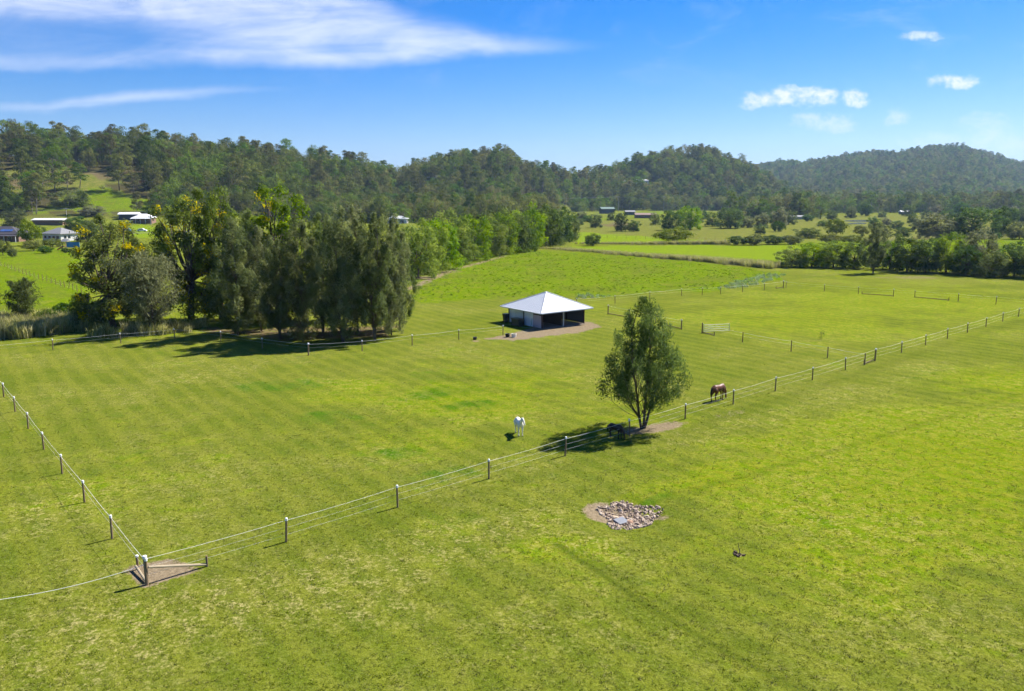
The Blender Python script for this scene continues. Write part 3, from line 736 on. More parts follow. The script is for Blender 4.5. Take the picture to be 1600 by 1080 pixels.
def bucket(name, label, p, mat, r=.3, hgt=.45, square=False):
    e = empty(name, p, .4); tag(e, label, 'bucket')
    n = 4 if square else 16
    m = MB(); m.tube([(0, 0, 0), (0, 0, hgt)], [r * .82, r], n, cap=False)
    m.tube([(0, 0, hgt), (0, 0, .06)], [r * .93, r * .77], n, cap=False)
    k = n; m.f += [tuple(n + j for j in range(n))[::1]] if False else []
    m.add([(math.cos(6.283*j/n)*r*.8, math.sin(6.283*j/n)*r*.8, .05) for j in range(n)], [tuple(range(n))])
    m.build('tub', mat, e)
    MB().tube([(math.cos(6.283*j/n)*r*.98, math.sin(6.283*j/n)*r*.98, hgt) for j in range(n + 1)], .025, 6).build('rim', mat, e)
    MB().tube([(-r, 0, hgt - .05), (-r * .9, .18, hgt - .02), (0, r * .9, hgt - .03), (r * .9, .18, hgt - .02), (r, 0, hgt - .05)], .012, 5).build('handle', steel, e)
bucket('water_bucket', 'black feed tub on the dirt by the shed fence post', on(793, 527), plain('bin_black', (.02, .022, .022), .5))
bucket('water_bucket', 'cream white tub beside the black one near the shed', on(803, 527), plain('cream_plastic', (.72, .68, .58), .5), .33, .42)
bucket('feed_tub', 'small dark tub with white rim lying by the fence left of shed', on(742, 531), plain('bin_black', (.02, .022, .022), .5), .26, .32)
# stake and hose leaning by the corner
MB().tube([shed_pt(-.15, SS * .27) + Vector((0, 0, 1.2)), shed_pt(-.5, SS * .22) + Vector((0, 0, .5)), shed_pt(-.9, SS * .2) + Vector((0, 0, .03)), shed_pt(-1.4, SS * .35) + Vector((0, 0, .03))], .03, 6).build('garden_hose', plain('green_hose', (.07, .22, .15), .5))
tag(bpy.data.objects['garden_hose'], 'green hose hanging from the shed wall onto the ground', 'hose')

# ------------------------------------------------------------------ paddock fences
cap_white = plain('white_cap', (.80, .80, .80), .5, amt=.05)
rope_white = plain('white_rope', (.80, .79, .76), .6, amt=.1)
wire_thin = plain('thin_wire', (.55, .54, .50), .5, amt=.1)
def post_mesh(r, H_):
    return MB().tube([(0, 0, -.3), (0, 0, H_ * .5), (0, 0, H_)], [r * 1.03, r, r * .97], 10).mesh('post', timber_post, False)
def cap_mesh(r):
    return MB().tube([(0, 0, -.11), (0, 0, .0), (0, 0, .035), (0, 0, .05)], [r * 1.22, r * 1.25, r * 1.05, r * .5], 10).mesh('cap', cap_white, False)
PM, CM = post_mesh(.058, 1.30), cap_mesh(.058)
PB, CB = post_mesh(.085, 1.42), cap_mesh(.085)
insul = MB().box((-.05, -.12, -.03), (.05, .12, .03)).mesh('insulator', cap_white)
def fence(name, label, pts, cap=True, rope=1, low=2, big=(), group=None, H_=1.30, braces=(), sag=.05, rr=.020, jit=.02):
    rg = random.Random(len(pts) * 7 + int(pts[0].x))
    e = empty(name, (pts[0].x, pts[0].y, h(pts[0].x, pts[0].y))); tag(e, label, 'fence', group)
    o = e.location
    tops = []
    for i, p in enumerate(pts):
        B = i in big
        z = h(p.x, p.y)
        q = link('post', PB if B else PM, e, (p.x - o.x, p.y - o.y, z - o.z))
        s = (1.0 if B else H_ / 1.30) * rg.uniform(.97, 1.03)
        q.scale = (1, 1, s); q.rotation_euler = (rg.gauss(0, jit), rg.gauss(0, jit), rg.uniform(0, 6))
        if cap:
            c = link('cap', CB if B else CM, q, (0, 0, 1.42 if B else 1.30))
        tops.append(Vector((p.x, p.y, z + (1.42 if B else 1.30) * s)) - o)
    def line(nm, dz, r, mat, sg):
        mb = MB(); P_ = []
        for a, b in zip(tops[:-1], tops[1:]):
            for k in range(6):
                u = k / 6; q = a.lerp(b, u); q.z += dz - 4 * sg * u * (1 - u); P_.append(q)
        q = tops[-1].copy(); q.z += dz; P_.append(q)
        mb.tube(P_, r, 5); return mb.build(nm, mat, e)
    if rope: line('rope', -.10, rr, rope_white, sag)
    for k in range(low): line('wire', -.50 - .38 * k, .005, wire_thin, sag * .6)
    for (i, d, L, zz) in braces:        # a timber stay from a strainer post to a short anchor post
        p = pts[i]; d = d.normalized(); t = p + d * L
        zt = h(t.x, t.y)
        a = Vector((p.x, p.y, h(p.x, p.y) + zz)) - o + d * .1; b = Vector((t.x, t.y, zt + .12)) - o
        MB().tube([a, b], .062, 8).build('stay', timber_pale if zz > .3 else timber_post, e)
        q = link('anchor_post', PM, e, tuple(b + d * .05 + Vector((0, 0, -.12)))); q.scale = (1, 1, .42)
    return e, tops
def even(a, b, n):
    """n + 1 posts evenly set out between two points"""
    return [a.lerp(b, i / n) for i in range(n + 1)]
END = G(1591, 495)
front_pts = even(COR, END, 18); front_pts += [END + (END - front_pts[-2]) * k for k in (1, 2, 3)]
left_end = G(6, 620); left_pts = even(COR, left_end, 7)
dl = left_pts[-1] - left_pts[-2]
left_pts += [left_pts[-1] + dl * k for k in (1, 2, 3)]
nb = (left_pts[1] - COR).normalized(); nf = (front_pts[1] - COR).normalized()
fence('paddock_fence', 'rope fence running from the braced near corner up to the right', front_pts, big=(0, 11), braces=[(0, nf, 2.75, .85), (11, -nf, 2.6, .2)], rr=.008)
fence('paddock_fence', 'rope fence running from the braced near corner up the left edge', [COR + nb * .02] + left_pts[1:], low=1, big=(), rr=.008)
# the second stay at the corner lies along the left run
mbx = MB(); q0 = COR + nb * .16; q1 = COR + nb * 1.9
st_e = empty('corner_stay', (q0.x, q0.y, h(q0.x, q0.y))); tag(st_e, 'short timber stay with anchor stump left of the braced corner post', 'fence stay')
MB().tube([(0, 0, .10), (q1.x - q0.x, q1.y - q0.y, .22)], .06, 8).build('stay', timber_pale, st_e)
q = link('anchor_post', PM, st_e, (q1.x - q0.x + .05, q1.y - q0.y + .08, 0)); q.scale = (1, 1, .55); link('cap', CM, q, (0, 0, 1.3))
# loose rope from the corner post out of the left of the picture
rp = []
A = Vector((COR.x, COR.y, h(COR.x, COR.y) + 1.02)); Bq = G(-120, 982); Bq.z = h(Bq.x, Bq.y) + 1.0
for k in range(13):
    u = k / 12; p = A.lerp(Bq, u); p.z -= 4 * .42 * u * (1 - u); rp.append(p)
tag(MB().tube(rp, .011, 6).build('loose_rope', rope_white), 'white rope sagging from the braced corner post out to the left', 'rope')
back_pts = [G(*q) for q in [(-130, 568), (-22, 557), (83, 547), (189, 537), (273, 530), (345, 534), (410, 545), (482, 556), (566, 549), (644, 540), (717, 531), (786, 524)]]
fence('paddock_fence', 'rope fence passing in front of the tree grove to the shed', back_pts, low=1, big=(7,), rr=.008)
far_pts = [G(*q) for q in [(901, 479), (961, 474), (1015, 467.5), (1065, 462.5), (1097, 461), (1126, 459.5), (1160, 456.5), (1194, 453.5), (1224, 450)]]
dfar = (far_pts[-2] - far_pts[-1])
bk = [G(*q) for q in [(1224, 450), (1288, 455), (1341, 459), (1396, 463.5), (1429, 465.5), (1497, 471), (1556, 476), (1620, 481), (1690, 487)]]
fence('paddock_fence', 'far fence from behind the shed to the distant braced corner', far_pts, low=1, rope=1, big=(8,), rr=.010, braces=[(8, dfar, 2.4, .25)], H_=1.35)
fence('paddock_fence', 'distant fence running right from the far corner in front of the dark treeline', [bk[0] + Vector((.4, -.3, 0))] + bk[1:], low=1, big=(), rr=.008, braces=[(3, bk[2] - bk[3], 5.5, .15), (4, bk[5] - bk[4], 5.5, .15)], H_=1.35)
in1 = [G(*q) for q in [(950, 491), (984, 497), (1024, 506), (1065, 515)]]
fence('paddock_fence', 'short fence behind the lone tree, left of the metal gate', in1, low=1, big=(0, 3), rr=.008, braces=[(0, in1[1] - in1[0], 4.5, .15), (3, in1[2] - in1[3], 3, .15)])
in2 = [G(*q) for q in [(1097, 521), (1160, 534.5), (1236, 549), (1293, 559), (1351, 570)]]
fence('paddock_fence', 'cross fence from the metal gate down to the long rope fence', in2, low=1, cap=False, big=(0,), rr=.008, braces=[(0, in2[1] - in2[0], 2.2, .15)])
# the steel gate
g0, g1 = G(1098.5, 521), G(1139.5, 519)
ge = empty('farm_gate', (g0.x, g0.y, h(g0.x, g0.y)), math.atan2(g1.y - g0.y, g1.x - g0.x)); tag(ge, 'pale tubular steel farm gate standing behind the lone tree', 'gate')
gl = (g1 - g0).length
for z in (.25, .52, .80, 1.10): MB().tube([(.1, 0, z), (gl, 0, z)], .032, 6).build('rail', plain('gate_steel', (.40, .41, .40), .5, .2), ge)
for x in (.1, gl): MB().tube([(x, 0, .2), (x, 0, 1.15)], .035, 6).build('stile', plain('gate_steel', (.40, .41, .40), .5, .2), ge)
MB().tube([(.1, .01, .25), (gl * .6, .01, 1.08)], .018, 6).build('brace', plain('gate_steel', (.40, .41, .40), .5, .2), ge)
# old post fence on the far left lawn
lp = [G(*q) for q in [(-40, 402), (2, 416), (30, 426), (60, 436), (95, 447), (128, 458)]]
old = []
for a, b in zip(lp[:-1], lp[1:]): old += even(a, b, 5)[:-1]
old.append(lp[-1])
fence('field_fence', 'old low timber post and wire fence crossing the far left lawn', old, cap=False, rope=0, low=2, H_=1.25, jit=.05)
mid = even(G(905, 372), G(1150, 376), 16)
fence('field_fence', 'thin post and wire fence across the middle distance fields', mid, cap=False, rope=0, low=1, H_=1.4, jit=.04)

# ------------------------------------------------------------------ horses
def horse(name, label, loc, rz, s, coat, mane, neck, head, legs=0):
    """body of tapered capsules fused into one skin; x forward"""
    e = empty(name, loc, rz, (s, s, s)); tag(e, label, 'horse')
    bm = bmesh.new()
    def blob(p, r, sc_=(1, 1, 1)):
        M = Matrix.Translation(p) @ Matrix.Diagonal((r * sc_[0], r * sc_[1], r * sc_[2], 1))
        bmesh.ops.create_icosphere(bm, subdivisions=2, radius=1, matrix=M)
    def cap(a, b, ra, rb, sc_=(1, 1, 1)):
        a, b = Vector(a), Vector(b); n = max(2, int((b - a).length / (min(ra, rb) * .45)) + 1)
        for i in range(n + 1):
            u = i / n; blob(a.lerp(b, u), ra + (rb - ra) * u, sc_)
    cap((.48, 0, 1.14), (.0, 0, 1.10), .31, .33, (1, .84, 1)); cap((0, 0, 1.10), (-.5, 0, 1.17), .33, .31, (1, .86, 1))
    cap((-.5, 0, 1.17), (-.72, 0, 1.12), .30, .22, (1, .95, 1)); cap((.38, 0, 1.36), (.2, 0, 1.34), .12, .10)
    np_, hp = neck, head
    cap((.56, 0, 1.22), np_[0], .25, .19, (1, .62, 1)); cap(np_[0], np_[1], .18, .125, (1, .65, 1))
    cap(hp[0], hp[1], .13, .10, (1, .75, 1)); cap(hp[1], hp[2], .10, .078, (1, .8, 1))
    for y in (-.16, .16):
        f = .10 * legs * (1 if y > 0 else -1)
        cap((.50, y * .9, 1.0), (.50 + f * .4, y, .78), .15, .10); cap((.50 + f * .4, y, .78), (.51 + f, y, .48), .095, .062)
        cap((.51 + f, y, .48), (.50 + f, y, .16), .055, .045); cap((.50 + f, y, .16), (.54 + f, y, .05), .05, .066)
        g = -f
        cap((-.60, y * .85, 1.06), (-.47 + g * .3, y * 1.05, .84), .22, .16); cap((-.47 + g * .3, y * 1.05, .84), (-.70 + g, y, .53), .13, .075)
        cap((-.70 + g, y, .53), (-.66 + g, y, .17), .062, .048); cap((-.66 + g, y, .17), (-.62 + g, y, .05), .05, .066)
        hd = (Vector(hp[1]) - Vector(hp[0])).normalized(); up = Vector((0, 0, 1)) if abs(hd.z) < .8 else Vector((-.6, 0, .6))
        ear = Vector(hp[0]) + Vector((0, y * .4, .08)) - hd * .04
        cap(ear, ear + Vector((-hd.x * .08, y * .15, .13)), .035, .012)
    me = bpy.data.meshes.new('body'); bm.to_mesh(me); bm.free(); me.materials.append(coat)
    o = link('body', me, e)
    rm = o.modifiers.new('fuse', 'REMESH'); rm.mode = 'VOXEL'; rm.voxel_size = .028; rm.use_smooth_shade = True
    sm = o.modifiers.new('smooth', 'SMOOTH'); sm.iterations = 4; sm.factor = .5
    MB().tube([(-.86, 0, 1.26), (-.97, 0, 1.12), (-1.0, .02, .8), (-.97, .03, .42)], [.045, .075, .085, .03], 8).build('tail', mane, e, True)
    a, b = Vector(np_[0]), Vector(np_[1])
    w0 = Vector((.42, 0, 1.44))
    nrm = Vector((-(b - a).z, 0, (b - a).x)).normalized()
    c = [w0, a + nrm * .17, b + nrm * .12, Vector(hp[0]) + nrm * .10]
    MB().tube(c, [.03, .06, .06, .045], 6).build('mane', mane, e, True)
    for y in (-.16, .16):
        for x in (.54 + .10 * legs * (1 if y > 0 else -1), -.62 - .10 * legs * (1 if y > 0 else -1)):
            MB().tube([(x - .01, y, -.005), (x, y, .07)], [.075, .06], 10).build('hoof', plain('hoof', (.05, .04, .035), .6), e)
    return e
bay = plain('bay_coat', (.135, .050, .024), .45, nscale=2.5, amt=.35, spec=.25)
black_hair = plain('black_hair', (.012, .010, .009), .5)
white_coat = plain('white_coat', (.74, .70, .62), .6, nscale=2.5, amt=.14)
cream_hair = plain('cream_hair', (.62, .56, .45), .7)
dark_coat = plain('dark_brown_coat', (.035, .020, .014), .45, nscale=2.5, amt=.3)
graze = (((.84, 0, .98), (1.00, 0, .62)), ((1.02, 0, .56), (1.09, 0, .30), (1.12, 0, .09)))
p = on(1122, 626)
horse('horse', 'bay brown horse grazing behind the rope fence, head down', (p.x, p.y, p.z), R(38), 1.0, bay, black_hair, *graze, legs=.9)
p = on(811, 679)
horse('horse', 'white pony standing in the open paddock facing the camera', (p.x, p.y, p.z), R(-76), .86, white_coat, cream_hair,
      ((.88, 0, 1.52), (1.02, .05, 1.66)), ((1.06, .07, 1.66), (1.24, .12, 1.46), (1.36, .15, 1.26)), legs=.5)
p = on(962, 684)
horse('pony', 'small dark brown pony grazing in the shade of the lone tree', (p.x, p.y, p.z), R(-42), .74, dark_coat, black_hair, *graze, legs=.6)

# ------------------------------------------------------------------ stones in the hollow
def stones():
    rg = np.random.default_rng(8); bm = bmesh.new()
    for i in range(1050):
        a = rg.uniform(0, 6.283); r = rg.uniform(0, 1) ** .5
        lob = 1 + .16 * math.sin(3 * a + 1) + .10 * math.sin(5 * a)
        x = PITC[0] + .38 + math.cos(a) * r * 1.72 * lob; y = PITC[1] - .05 + math.sin(a) * r * 1.95 * lob
        if (x - PITC[0] + .15) ** 2 + ((y - PITC[1] + .75) / 1.2) ** 2 < .10: continue
        s = .03 + .085 * rg.uniform() ** 2.4
        M = Matrix.Translation((x, y, h(x, y) + s * .35)) @ Matrix.Rotation(rg.uniform(0, 6.28), 4, Vector(rg.normal(size=3))) @ Matrix.Diagonal((s * rg.uniform(.8, 1.6), s, s * rg.uniform(.5, .9), 1))
        q = bmesh.ops.create_icosphere(bm, subdivisions=1, radius=1, matrix=M)
        for v in q['verts']: v.co += Vector(rg.normal(size=3)) * s * .14
    me = bpy.data.meshes.new('rubble'); bm.to_mesh(me); bm.free()
    m = bpy.data.materials.new('rubble_stone'); m.use_nodes = True; t = NT(m.node_tree)
    g = t.n('ShaderNodeNewGeometry')
    c = t.ramp(g.outputs['Random Per Island'], [(0, (.20, .145, .10)), (.35, (.40, .31, .22)), (.75, (.52, .42, .31)), (1, (.64, .55, .44))])
    c = t.mix(t.noise(g.outputs['Position'], 12, 3), c, (.25, .175, .125))
    b = t.n('ShaderNodeBsdfPrincipled', {'Base Color': c, 'Roughness': .85}); t.L.new(b.outputs[0], t.n('ShaderNodeOutputMaterial').inputs[0])
    me.materials.append(m)
    tag(link('rubble', me), 'pinkish rubble stones filling the bare hollow in the near field', 'stones', kind='stuff')
    MATS['rubble_stone'] = m
    for k, (dx, dy_, s, lab) in enumerate([(-.45, .1, .21, 'large tan boulder on the left of the grey slab'), (-.12, .25, .16, 'rounded brown boulder behind the grey slab'), (.30, -.45, .17, 'orange brown boulder right of the grey slab')]):
        x, y = PITC[0] + dx, PITC[1] + dy_ - .4
        bm = bmesh.new(); bmesh.ops.create_icosphere(bm, subdivisions=2, radius=s)
        for v in bm.verts: v.co = Vector((v.co.x * 1.25, v.co.y, v.co.z * .8)) + Vector(rg.normal(size=3)) * s * .06
        me = bpy.data.meshes.new('boulder'); bm.to_mesh(me); bm.free(); me.materials.append(plain('boulder_stone%d' % k, [(.42, .32, .22), (.30, .21, .16), (.36, .22, .14)][k], .85, nscale=5, amt=.3))
        tag(link('boulder', me, None, (x, y, h(x, y) + s * .4)), lab, 'stone')
    x, y = PITC[0] - .15, PITC[1] - .75
    o = MB().box((-.33, -.33, -.05), (.33, .33, .07)).build('slab', plain('grey_slab', (.19, .20, .22), .6, nscale=5), loc=(x, y, h(x, y) + .1))
    o.rotation_euler = (R(4), R(-3), .5); bv = o.modifiers.new('edge', 'BEVEL'); bv.width = .02; bv.segments = 2
    tag(o, 'flat grey slab lying among the rubble stones', 'slab')
stones()
p = on(1155, 866)
e = empty('broken_stake', p); tag(e, 'thin broken stick standing in a small dark hole in the grass', 'stick')
MB().tube([(0, 0, -.05), (.02, .0, .22), (-.05, .04, .44), (-.03, .05, .6)], [.022, .02, .014, .006], 6).build('stem', bark, e)
MB().tube([(.02, 0, .28), (.10, -.03, .36)], [.01, .005], 5).build('twig', bark, e)
rg = np.random.default_rng(2); m = MB()
for i in range(16):
    a = rg.uniform(0, 6.28); r = rg.uniform(.05, .34); m.box((math.cos(a)*r-.06, math.sin(a)*r-.05, -.03), (math.cos(a)*r+.06, math.sin(a)*r+.05, rg.uniform(.0, .06)), Matrix.Rotation(rg.uniform(-.3, .3), 4, 'X'))
m.build('clods', plain('dark_soil', (.045, .03, .022), .95), e)

# ------------------------------------------------------------------ trees near and in the middle distance
tree_px('lone', 'sheoak_tree', 'lone forked sheoak tree inside the paddock by the rope fence', 1004, 669, 469, 130, rz=R(200))
gv = 'casuarinas of the paddock grove'
tree_px('vine0', 'flowering_tree', 'leftmost tall grove tree, dark with hanging yellow blossom', 178, 511, 336, 104, rz=.3)
tree_px('vine0', 'flowering_tree', 'yellow-flowered grove tree second from left, standing tall over the grey bush', 298, 500, 296, 100, rz=2.4)
tree_px('vine1', 'flowering_tree', 'slim grove tree with pale crown top just right of the yellow tree', 345, 498, 292, 74, rz=4)
tree_px('vine2', 'flowering_tree', 'bright green vine-hung tree rising behind the middle of the grove', 440, 498, 294, 104, rz=5.2)
tree_px('vine1', 'flowering_tree', 'shorter yellow flecked tree between the leftmost grove trees', 226, 500, 372, 70, rz=1.2)
tree_px('greywattle', 'wattle_tree', 'pale grey-green bushy wattle at the front left of the grove', 240, 521, 400, 108)
for i, (x, by, ty, wp, lab) in enumerate([
    (372, 524, 342, 84, 'grey casuarina at the left front of the grove, right of the wattle'),
    (408, 518, 352, 66, 'casuarina in the grove behind the leftmost grey one'),
    (438, 532, 372, 70, 'shorter casuarina at the front of the grove, left of the dense mass'),
    (474, 534, 338, 84, 'casuarina at the front of the grove left of its tallest spires'),
    (505, 520, 332, 80, 'casuarina with pointed top in the middle of the grove'),
    (536, 535, 326, 84, 'front middle casuarina standing behind the strainer post rope'),
    (560, 518, 322, 78, 'tall casuarina spire behind the front middle row of the grove'),
    (586, 532, 330, 84, 'casuarina third from the right end of the grove front'),
    (612, 524, 328, 72, 'casuarina second from the right end of the grove'),
    (625, 515, 346, 50, 'rightmost casuarina of the grove, nearest the shed'),
    (392, 505, 330, 80, 'casuarina at the back of the grove beside the bright green tree'),
    (520, 500, 335, 80, 'casuarina at the back of the grove behind its centre')]):
    tree_px('cas%d' % (i % 5), 'casuarina_tree', lab, x, by, ty, wp, gv)
hedge = [(652, 434, 352, 74), (668, 426, 344, 70), (690, 420, 342, 70), (714, 412, 338, 66), (740, 406, 334, 66), (764, 400, 336, 62), (784, 397, 332, 58), (803, 394, 326, 56),
         (828, 388, 318, 58), (852, 384, 318, 54), (874, 381, 322, 46), (890, 377, 334, 34), (700, 404, 328, 60), (744, 394, 328, 56), (780, 388, 322, 56)]
ordn = ['first', 'second', 'third', 'fourth', 'fifth', 'sixth', 'seventh', 'eighth', 'ninth', 'tenth', 'eleventh', 'twelfth']
for i, (x, by, ty, wp) in enumerate(hedge):
    lab = ('%s round tree from the grove along the green tree line' % ordn[i]) if i < 12 else ('dark round tree behind the green tree line, %s from the grove' % ordn[i - 12])
    tree_px(('hedge%d' % (i % 4)) if i < 7 else ['olive0', 'hedge1', 'olive1', 'dark0', 'olive2', 'hedge3', 'olive0', 'olive2'][i - 7], 'round_tree', lab, x, by, ty, wp, 'tree line behind the weedy field')
for key, nm, lab, x, by, ty, wp in [
    ('olive1', 'small_tree', 'small pale green tree standing before the end of the tree line', 822, 393, 350, 36),
    ('shrub0', 'bush', 'round olive bush alone at the left end of the smooth green field', 926, 384, 366, 30),
    ('lime0', 'spreading_tree', 'wide yellow-green spreading tree in the middle fields', 1052, 380, 357, 62),
    ('dark1', 'round_tree', 'dark round tree alone before the left farm buildings', 931, 356, 334, 22),
    ('dark2', 'round_tree', 'dark pointed tree left of the brown farm shed', 970, 362, 330, 22),
    ('dark0', 'round_tree', 'low dark tree in front of the brown farm shed', 990, 362, 344, 22),
    ('hedge2', 'round_tree', 'small yellow-green tree right of the brown farm shed', 1024, 352, 332, 18),
    ('dark1', 'round_tree', 'dark left one of the two big round trees in the middle distance', 1047, 360, 327, 32),
    ('hedge0', 'round_tree', 'brightest largest round tree in the middle distance', 1078, 359, 321, 40),
    ('olive2', 'round_tree', 'greyish round tree left of the flat-topped tree', 1113, 354, 332, 24),
    ('dark2', 'round_tree', 'dark broad flat-topped tree in the middle distance', 1141, 357, 323, 44),
    ('greytree', 'round_tree', 'greyish tree right of the dark flat-topped tree', 1190, 355, 334, 26),
    ('greytree', 'round_tree', 'taller greyish tree left of the far ponds', 1218, 356, 326, 26),
    ('lime1', 'round_tree', 'yellow-green round tree standing alone before the far ponds', 1306, 369, 342, 34),
    ('olive0', 'bush', 'olive spreading bush left of the lone yellow-green tree', 1262, 372, 356, 42),
    ('lime1', 'bush', 'small yellow bush right of the lone yellow-green tree', 1345, 368, 352, 22),
    ('shrub1', 'bush', 'leftmost low bush of the hedge on the mid field edge', 1152, 383, 368, 30),
    ('shrub0', 'bush', 'second low bush of the hedge on the mid field edge', 1178, 383, 367, 36),
    ('shrub1', 'bush', 'third low bush of the hedge on the mid field edge', 1208, 382, 367, 36),
    ('shrub0', 'bush', 'rightmost low bush of the hedge on the mid field edge', 1236, 382, 368, 34),
    ('lime0', 'bush', 'pale bush of the low hedge below the lone yellow-green tree', 1296, 381, 366, 36),
    ('lime1', 'bush', 'pale bush at the right end of the low hedge below the lone tree', 1330, 381, 367, 36),
    ('hedge1', 'round_tree', 'leftmost tree of the dark treeline at right', 1237, 417, 385, 50),
    ('hedge3', 'round_tree', 'second tree from the left of the dark treeline at right', 1268, 417, 380, 54),
    ('hedge0', 'round_tree', 'third tree from the left of the dark treeline at right', 1302, 418, 376, 56),
    ('olive2', 'round_tree', 'tree just left of the dark casuarina in the right treeline', 1334, 419, 377, 50),
    ('cas2', 'casuarina_tree', 'single dark casuarina spire standing out of the right treeline', 1364, 427, 347, 40),
    ('dark1', 'round_tree', 'tree just right of the dark casuarina in the right treeline', 1390, 421, 374, 44),
    ('olive0', 'round_tree', 'second tree right of the dark casuarina in the right treeline', 1417, 425, 366, 54),
    ('dark0', 'round_tree', 'third tree right of the dark casuarina in the right treeline', 1445, 426, 372, 48),
    ('hedge2', 'round_tree', 'tall bright topped tree in the middle of the right treeline', 1478, 426, 362, 56),
    ('dark2', 'round_tree', 'fifth tree right of the dark casuarina in the right treeline', 1508, 430, 380, 46),
    ('greytree', 'round_tree', 'grey-green tree with feathery top in the right treeline', 1528, 427, 361, 60),
    ('olive1', 'round_tree', 'pale front tree near the right end of the treeline', 1553, 433, 392, 44),
    ('dark0', 'round_tree', 'last tree of the right treeline before the picture edge', 1584, 432, 376, 56),
    ('hedge1', 'round_tree', 'tree cut by the right picture edge in the treeline', 1616, 434, 372, 56),
    ('greytree', 'round_tree', 'grey spreading tree left of the big dark dense tree', 1463, 372, 336, 62),
    ('dark1', 'round_tree', 'big dense dark tree rising behind the right treeline', 1520, 372, 322, 70),
    ('dark2', 'round_tree', 'slim dark tree just right of the big dense dark tree', 1562, 370, 319, 28),
    ('olive2', 'round_tree', 'olive tree near the right edge behind the treeline', 1592, 374, 346, 36),
    ('cas_shrub', 'casuarina_shrub', 'feathery casuarina shrub above the reeds at the left edge', 36, 508, 441, 56),
    ('shrub1', 'bush', 'dark bush between the feathery shrub and the grove', 99, 503, 472, 36),
    ('shrub0', 'bush', 'low olive bush right of the feathery shrub among reeds', 70, 510, 484, 34),
    ('cas_shrub', 'casuarina_shrub', 'dark low shrub at the left foot of the flowering tree', 132, 512, 462, 44),
    ('lime1', 'bush', 'bushy pale plant at the left edge of the lawn', 5, 399, 376, 26),
    ('shrub0', 'bush', 'small upright shrub on the lawn by the left edge', 20, 402, 388, 16),
    ('shrub1', 'bush', 'clipped dark round bush on the lawn below the grey-roofed house', 71, 396, 384, 22),
    ('shrub1', 'bush', 'small dark round bush beside the play tower', 103, 395, 387, 14),
    ('lime0', 'garden_tree', 'yellow-green garden tree between the two left houses', 47, 384, 346, 34),
    ('olive1', 'garden_tree', 'pale garden tree right of the grey-roofed house', 140, 378, 346, 38),
    ('hedge1', 'garden_tree', 'light green tree rising behind the left houses', 34, 352, 310, 40),
    ('olive2', 'garden_tree', 'grey gum above the long white shed', 112, 350, 296, 54),
    ('olive0', 'garden_tree', 'olive tree at the left edge behind the dark-roofed house', -2, 352, 288, 56),
    ('greytree', 'garden_tree', 'dry olive tree above the left houses', 62, 346, 290, 52),
    ('olive1', 'garden_tree', 'olive tree beside the tree above the long shed', 88, 345, 298, 46),
    ('dark0', 'round_tree', 'dark small tree alone on the sunny hillside lawn', 180, 323, 302, 22),
    ('dark1', 'round_tree', 'dark tree at the lower right of the hillside lawn', 221, 332, 318, 20),
    ('olive0', 'garden_tree', 'tree between the grey-roofed house and the leftmost grove tree', 150, 372, 340, 34),
    ('hedge2', 'garden_tree', 'bright garden tree just left of the grey-roofed house', 64, 372, 352, 24),
    ('dark0', 'garden_tree', 'dark tree behind the grey-roofed house', 118, 362, 336, 34),
    ('greytree', 'garden_tree', 'pale dry tree right of the long white shed', 146, 352, 322, 36),
    ('olive2', 'garden_tree', 'olive tree left of the long white shed', 24, 358, 326, 36),
    ('olive1', 'garden_tree', 'rounded tree below the hillside lawn above the blue-grey shed', 170, 346, 326, 26),
    ('lime0', 'garden_bush', 'low yellow-green garden bush in front of the grey-roofed house', 82, 386, 374, 36),
    ('lime1', 'garden_bush', 'yellow-green bush between the houses on the lawn edge', 52, 392, 376, 30),
]:
    tree_px(key, nm, lab, x, by, ty, wp, cat='bush' if 'bush' in nm or 'shrub' in nm else 'tree')

rgx = random.Random(3)
for i, (x, by, wp) in enumerate([(905, 352, 16), (1160, 350, 16), (1168, 356, 22), (1205, 349, 18), (1232, 351, 26), (1262, 346, 18), (1285, 354, 16), (1330, 341, 18), (1385, 352, 16), (1402, 358, 20), (1425, 349, 16), (1448, 344, 20),
                                 (1480, 346, 22), (1560, 345, 24), (1586, 341, 20), (1378, 340, 14), (1275, 340, 16), (1220, 342, 22), (1100, 343, 18), (1128, 341, 16), (1435, 362, 26), (1410, 370, 26), (1380, 372, 24), (1062, 345, 20), (1092, 348, 18), (1150, 343, 22), (1182, 341, 26), (1246, 340, 22), (1300, 344, 18), (1352, 338, 22), (1365, 356, 20), (1420, 338, 20), (1462, 338, 22), (1500, 337, 24), (1535, 340, 24), (1575, 352, 30), (1605, 350, 34), (1495, 352, 30), (908, 343, 18), (918, 347, 16), (955, 345, 14), (1216, 362, 22), (1188, 366, 20)]):
    tree_px(['dark0', 'olive1', 'greytree', 'dark2', 'olive0', 'shrub1'][i % 6], 'small_tree', 'small rounded tree dotted over the far pasture before the forest', x, by, by - wp * rgx.uniform(.6, 1.0), wp, 'small trees on the far pasture')

